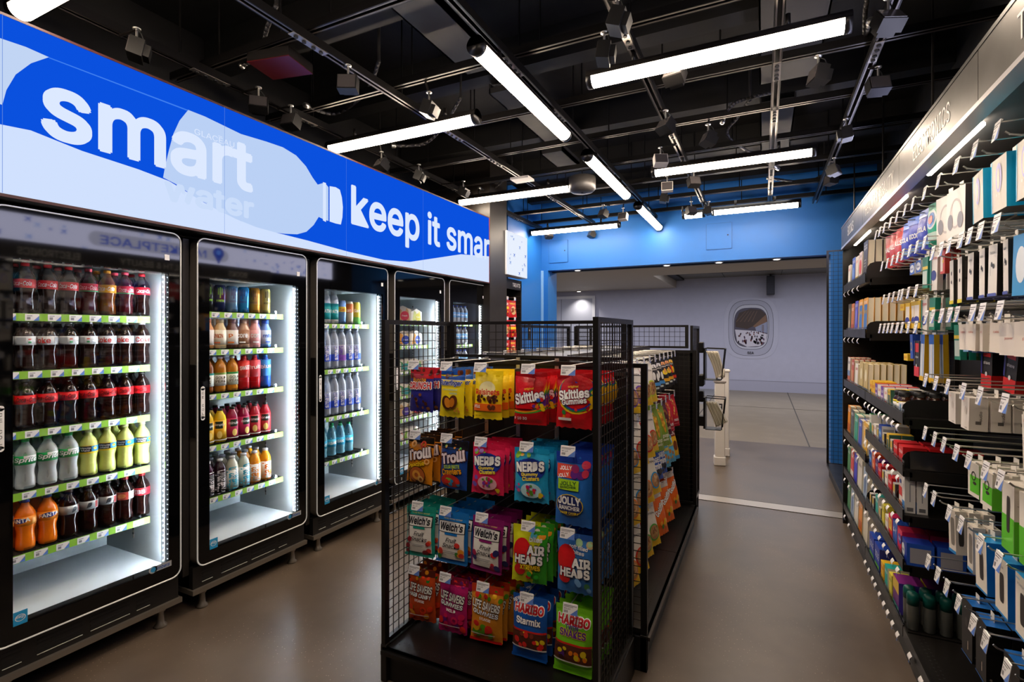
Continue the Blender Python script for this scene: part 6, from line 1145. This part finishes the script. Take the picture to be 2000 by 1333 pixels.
K_('sp', 'spray_pack', .05, .12, .045, '#2a5ac8', '#1c48b0', '#1a3a9a', [ae(0, .5, .3, .18, '#f0c030'), ae(0, .5, .2, .12, '#1c48b0')])
K_('yb', 'adhesive_box', .07, .035, .08, '#f0c81c', '#e8b81c', '#f4d43a', [at('GLUE', 0, .5, .6, .3, '#c8281c')])
K_('sb', 'blister_pack', .045, .105, .02, '#7ab0e0', '#3a6ac0', '#3a6ac0', [ar(-.5, .72, .5, 1, '#2a62c0'), ar(-.3, .1, .3, .66, '#d8dce0'), ar(-.1, .15, .1, .6, '#e87a3a')])
K_('sg', 'blister_pack', .06, .14, .02, '#1f8a72', '#1f8a72', '#1f8a72', [ar(-.5, .6, .5, .7, '#f0d020'), ar(-.4, .1, .4, .55, '#c8d8d0')]); K_('sr', 'blister_pack', .05, .10, .02, '#d8443a', '#d8443a', '#c8342a', [ar(-.4, .1, .1, .7, '#f0e8e0'), ae(.2, .5, .15, .08, '#f0c01c')])
K_('wr', 'nail_file_pack', .075, .16, .02, '#e6e2de', '#d8d2cc', '#d8d2cc', [at('Trim', .05, .86, .7, .08, '#d8281c'), ae(0, .4, .38, .14, '#1f2f8a'), ar(-.5, .0, -.3, 1, '#1f8a72')]); K_('nb', 'travel_kit', .08, .13, .05, '#e8c020', '#e8b01c', '#f0d040', [ar(-.4, .35, .4, .85, '#f0e8e0'), ae(0, .3, .45, .14, '#1f2f9a')])
K_('kl', 'tissue_pack', .07, .055, .06, '#2a62c8', '#dfe4f2', '#e8ecf4', [ae(0, .5, .45, .35, '#f0f4fa'), at('tissue', 0, .5, .6, .2, '#1a3a9c')])
PW = {'cy': 'headphone box with bright cyan side', 'so': 'white box picturing headphones', 'wb': 'black-sided white earphone box', 'wd': 'narrow earphone box with yellow foot', 'bl': 'bright blue accessory box', 'be': 'plain beige cable box', 'bw': 'wide cream charger box', 'su': 'white earbud box with sideways lettering', 'a3': 'cream earbud box picturing a case', 'gs': 'small green and white cable box', 'gb': 'tall green and white power bank box', 'ws': 'slim white windowed charger box', 'bs': 'blue-sided power bank box', 'bk': 'black box with blue base edge', 'gi': 'red and black razor pack', 'tb': 'blue-topped toothbrush pack', 'sp': 'blue spray pack', 'yb': 'flat yellow box', 'sb': 'small blue blister pack', 'sg': 'green blister pack', 'sr': 'small red blister pack', 'wr': 'white file pack with navy oval', 'nb': 'yellow and navy travel kit', 'kl': 'blue and white tissue pack'}
def hang(row, i, k, n, sp, x0=.655, tilt=0., dz=0., dy=0.):
    z, ys = WY[row]; tilt = tilt*.6-(.06 if k in ('cy', 'wb', 'wd', 'su', 'a3', 'gs', 'gb', 'ws', 'bs', 'bk', 'be', 'bw') else 0); sl = random.uniform(-.03, .03)
    for j in range(n):
        PK[k].place((x0+j*sp, ys[i]+dy, z+dz), (random.uniform(-.02, .02), random.uniform(-.03, .03), -pi/2+tilt+sl), '%s, %s wall row, %s hook from books, %s' % (PW[k], row, ORD[i], 'front' if j == 0 else '%s back' % ORD[j]), 'goods hung on the wall hooks')
for i, n in ((9, 2), (10, 2), (11, 2)): hang('top', i, 'cy', n, .09, .66)
hang('top', 7, 'so', 2, .04, .655, .25, 0, -.06); hang('top', 8, 'so', 2, .04, .66, .2, 0, .03)
for i in range(7):
    k = ('wd', 'wd', 'wb', 'wb', 'wb', 'wb', 'bl')[i]; hang('second', i, k, 3, .056 if k != 'wd' else .046, .66, (.0, .0, .1, .0, .2, -.1, 0)[i])
for i in range(2, 8): hang('third', i, 'be' if i < 6 else 'bw', 4 if i < 6 else 3, .056 if i < 6 else .095, .665, random.uniform(-.2, .4), 0)
for i, k in ((1, 'su'), (2, 'su'), (5, 'a3')): hang('fourth', i, k, {1: 2, 2: 3, 5: 3}[i], .058 if k == 'su' else .066, .65, .1 if i < 3 else 0)
hang('fourth', 3, 'su', 1, .06, .76)
hang('fifth', 3, 'gs', 3, .046, .65, .25); hang('fifth', 4, 'gs', 4, .046, .65, .2); hang('fifth', 5, 'gb', 4, .07, .655, .1); hang('fifth', 6, 'gb', 3, .07, .655, .1)
hang('sixth', 1, 'ws', 3, .042, .655, .35); hang('sixth', 2, 'ws', 2, .042, .66, .1); hang('sixth', 3, 'bs', 3, .07, .65, .15); hang('sixth', 4, 'bs', 4, .07, .65, .1); hang('sixth', 5, 'bs', 4, .07, .65, .05)
hang('lowest', 2, 'bk', 3, .065, .66, .1); hang('lowest', 3, 'bk', 4, .065, .66, .1); hang('lowest', 5, 'bk', 4, .065, .66, .1); hang('lowest', 6, 'bk', 3, .065, .66, .1)
for i, k in enumerate(('sg', 'wr', 'sb', 'sb', 'sb', 'sr', 'sr', 'sr')):
    z, ys = WY['second']
for i in range(8): hang('second health', i, ('sb', 'sb', 'sb', 'kl', 'kl', 'sg', 'wr', 'sr')[i], 2, .03, .66, .1) if i > 2 else None
for i in range(7): hang('third health', i, ('yb', 'yb', 'nb', 'nb', 'nb', 'wr', 'sg')[i], 2, .085 if i < 2 else .055, .66, .1) if i > 0 else None
hang('fourth health', 3, 'yb', 2, .085, .66, 0, -.10); hang('fourth health', 4, 'sp', 2, .05, .66); hang('fourth health', 5, 'gi', 2, .04, .66, .1, -.03); hang('fourth health', 6, 'tb', 2, .03, .655, .2); hang('fourth health', 7, 'tb', 2, .03, .66, .2)
for i, k in ((0, 'sg'), (1, 'sb'), (2, 'sb')): hang('third', i, k, 3, .03, .70, .1)
z, ys = WY['fourth']
for i, (y, j) in enumerate(((2.52, 0), (2.30, 0))):
    for q_ in range(2): PK['gi'].place((.76+q_*.04, y, 1.475), (0, .05+.1*i, -pi/2+.1), 'red and black razor pack on the hidden hook, %s pair from the books, %s' % (ORD[i], ('front', 'back')[q_]), 'razor packs between the hook rows'); hookW.place((XB+.12, y+.001*q_, 1.475), (0, 0, -pi/2), 'half-hidden peg hook holding the %s razor pair' % ORD[i], 'peg hooks of the wall bays') if q_ == 0 else None
# bags on the health hooks
for k, base, sp in (('hrd', '#c8383a', [('r', -.5, .7, .5, 1, '#b02a30'), ('t', 'HALLS', 0, .55, .8, .14, '#ffffff', dict(bold=.05)), dots(4, -.3, .1, .3, .4, .1, '#e86a5a')]), ('hnv', '#3a4ac0', [('t', 'RICOLA', 0, .5, .8, .12, '#ffffff'), ('r', -.5, .1, .5, .2, '#9ac0f0'), ('r', -.5, .8, .5, 1, '#6a8ae0')]), ('hwp', '#1fae8a', [('e', 0, .6, .34, .22, '#e8f4f8'), ('e', 0, .6, .26, .17, '#2a7ad0'), ('e', 0, .6, .16, .1, '#e85a4a'), ('r', -.4, .12, .4, .3, '#d8f0e8'), ('r', -.5, 0, .5, .08, '#0f8a6a')]), ('hcl', '#9fb4b4', [('e', -.1, .6, .2, .1, '#0f6a6a'), ('e', .1, .3, .2, .1, '#1a7a7a'), dots(8, -.4, .1, .4, .9, .06, '#dfe8e8', '#7a9a9a')])):
    G_[k] = bag({'hrd': 'lozenge_bag', 'hnv': 'lozenge_bag', 'hwp': 'wipes_pouch', 'hcl': 'travel_pouch'}[k], .12 if k != 'hcl' else .16, .19 if k != 'hcl' else .24, .04, base, sp, 70)
z, ys = WY['top']
for i, (j, k) in enumerate(((0, 'hrd'), (1, 'hrd'), (2, 'hrd'), (3, 'hnv'), (4, 'hnv'), (5, 'hnv'), (6, 'hwp'))):
    for q_ in range(2): G_[k].place((.68+q_*.04, ys[j], z), (random.uniform(-.05, .1), 0, -pi/2+random.uniform(.1, .4)), '%s, top wall row, %s hook from the books, %s' % ({'hrd': 'red lozenge bag', 'hnv': 'indigo lozenge bag', 'hwp': 'green wipes pouch'}[k], ORD[j], ('front', 'back')[q_]), 'bags on the top wall row')
for i, y in enumerate((2.06, 1.98, 1.90)): G_['hcl'].place((.84+.01*i, y, 1.48), (0, -.15*i, -pi/2+.9), 'clear travel pouch with teal spots, %s from the razor packs' % ORD[i], 'clear travel pouches'); hookW.place((XB+.2, y+.0, 1.48), (0, 0, -pi/2), 'half-hidden peg hook holding the %s clear pouch' % ORD[i], 'peg hooks of the wall bays')

# prototypes that were never placed leave the scene
for d_ in (D, G_, BK, HB_, PK):
    for p_ in d_.values():
        if not p_.used:
            for c_ in list(p_.root.children): bpy.data.objects.remove(c_)
            bpy.data.objects.remove(p_.root)
for p_ in (hookE, hookS, hookT, hookW): assert p_.used
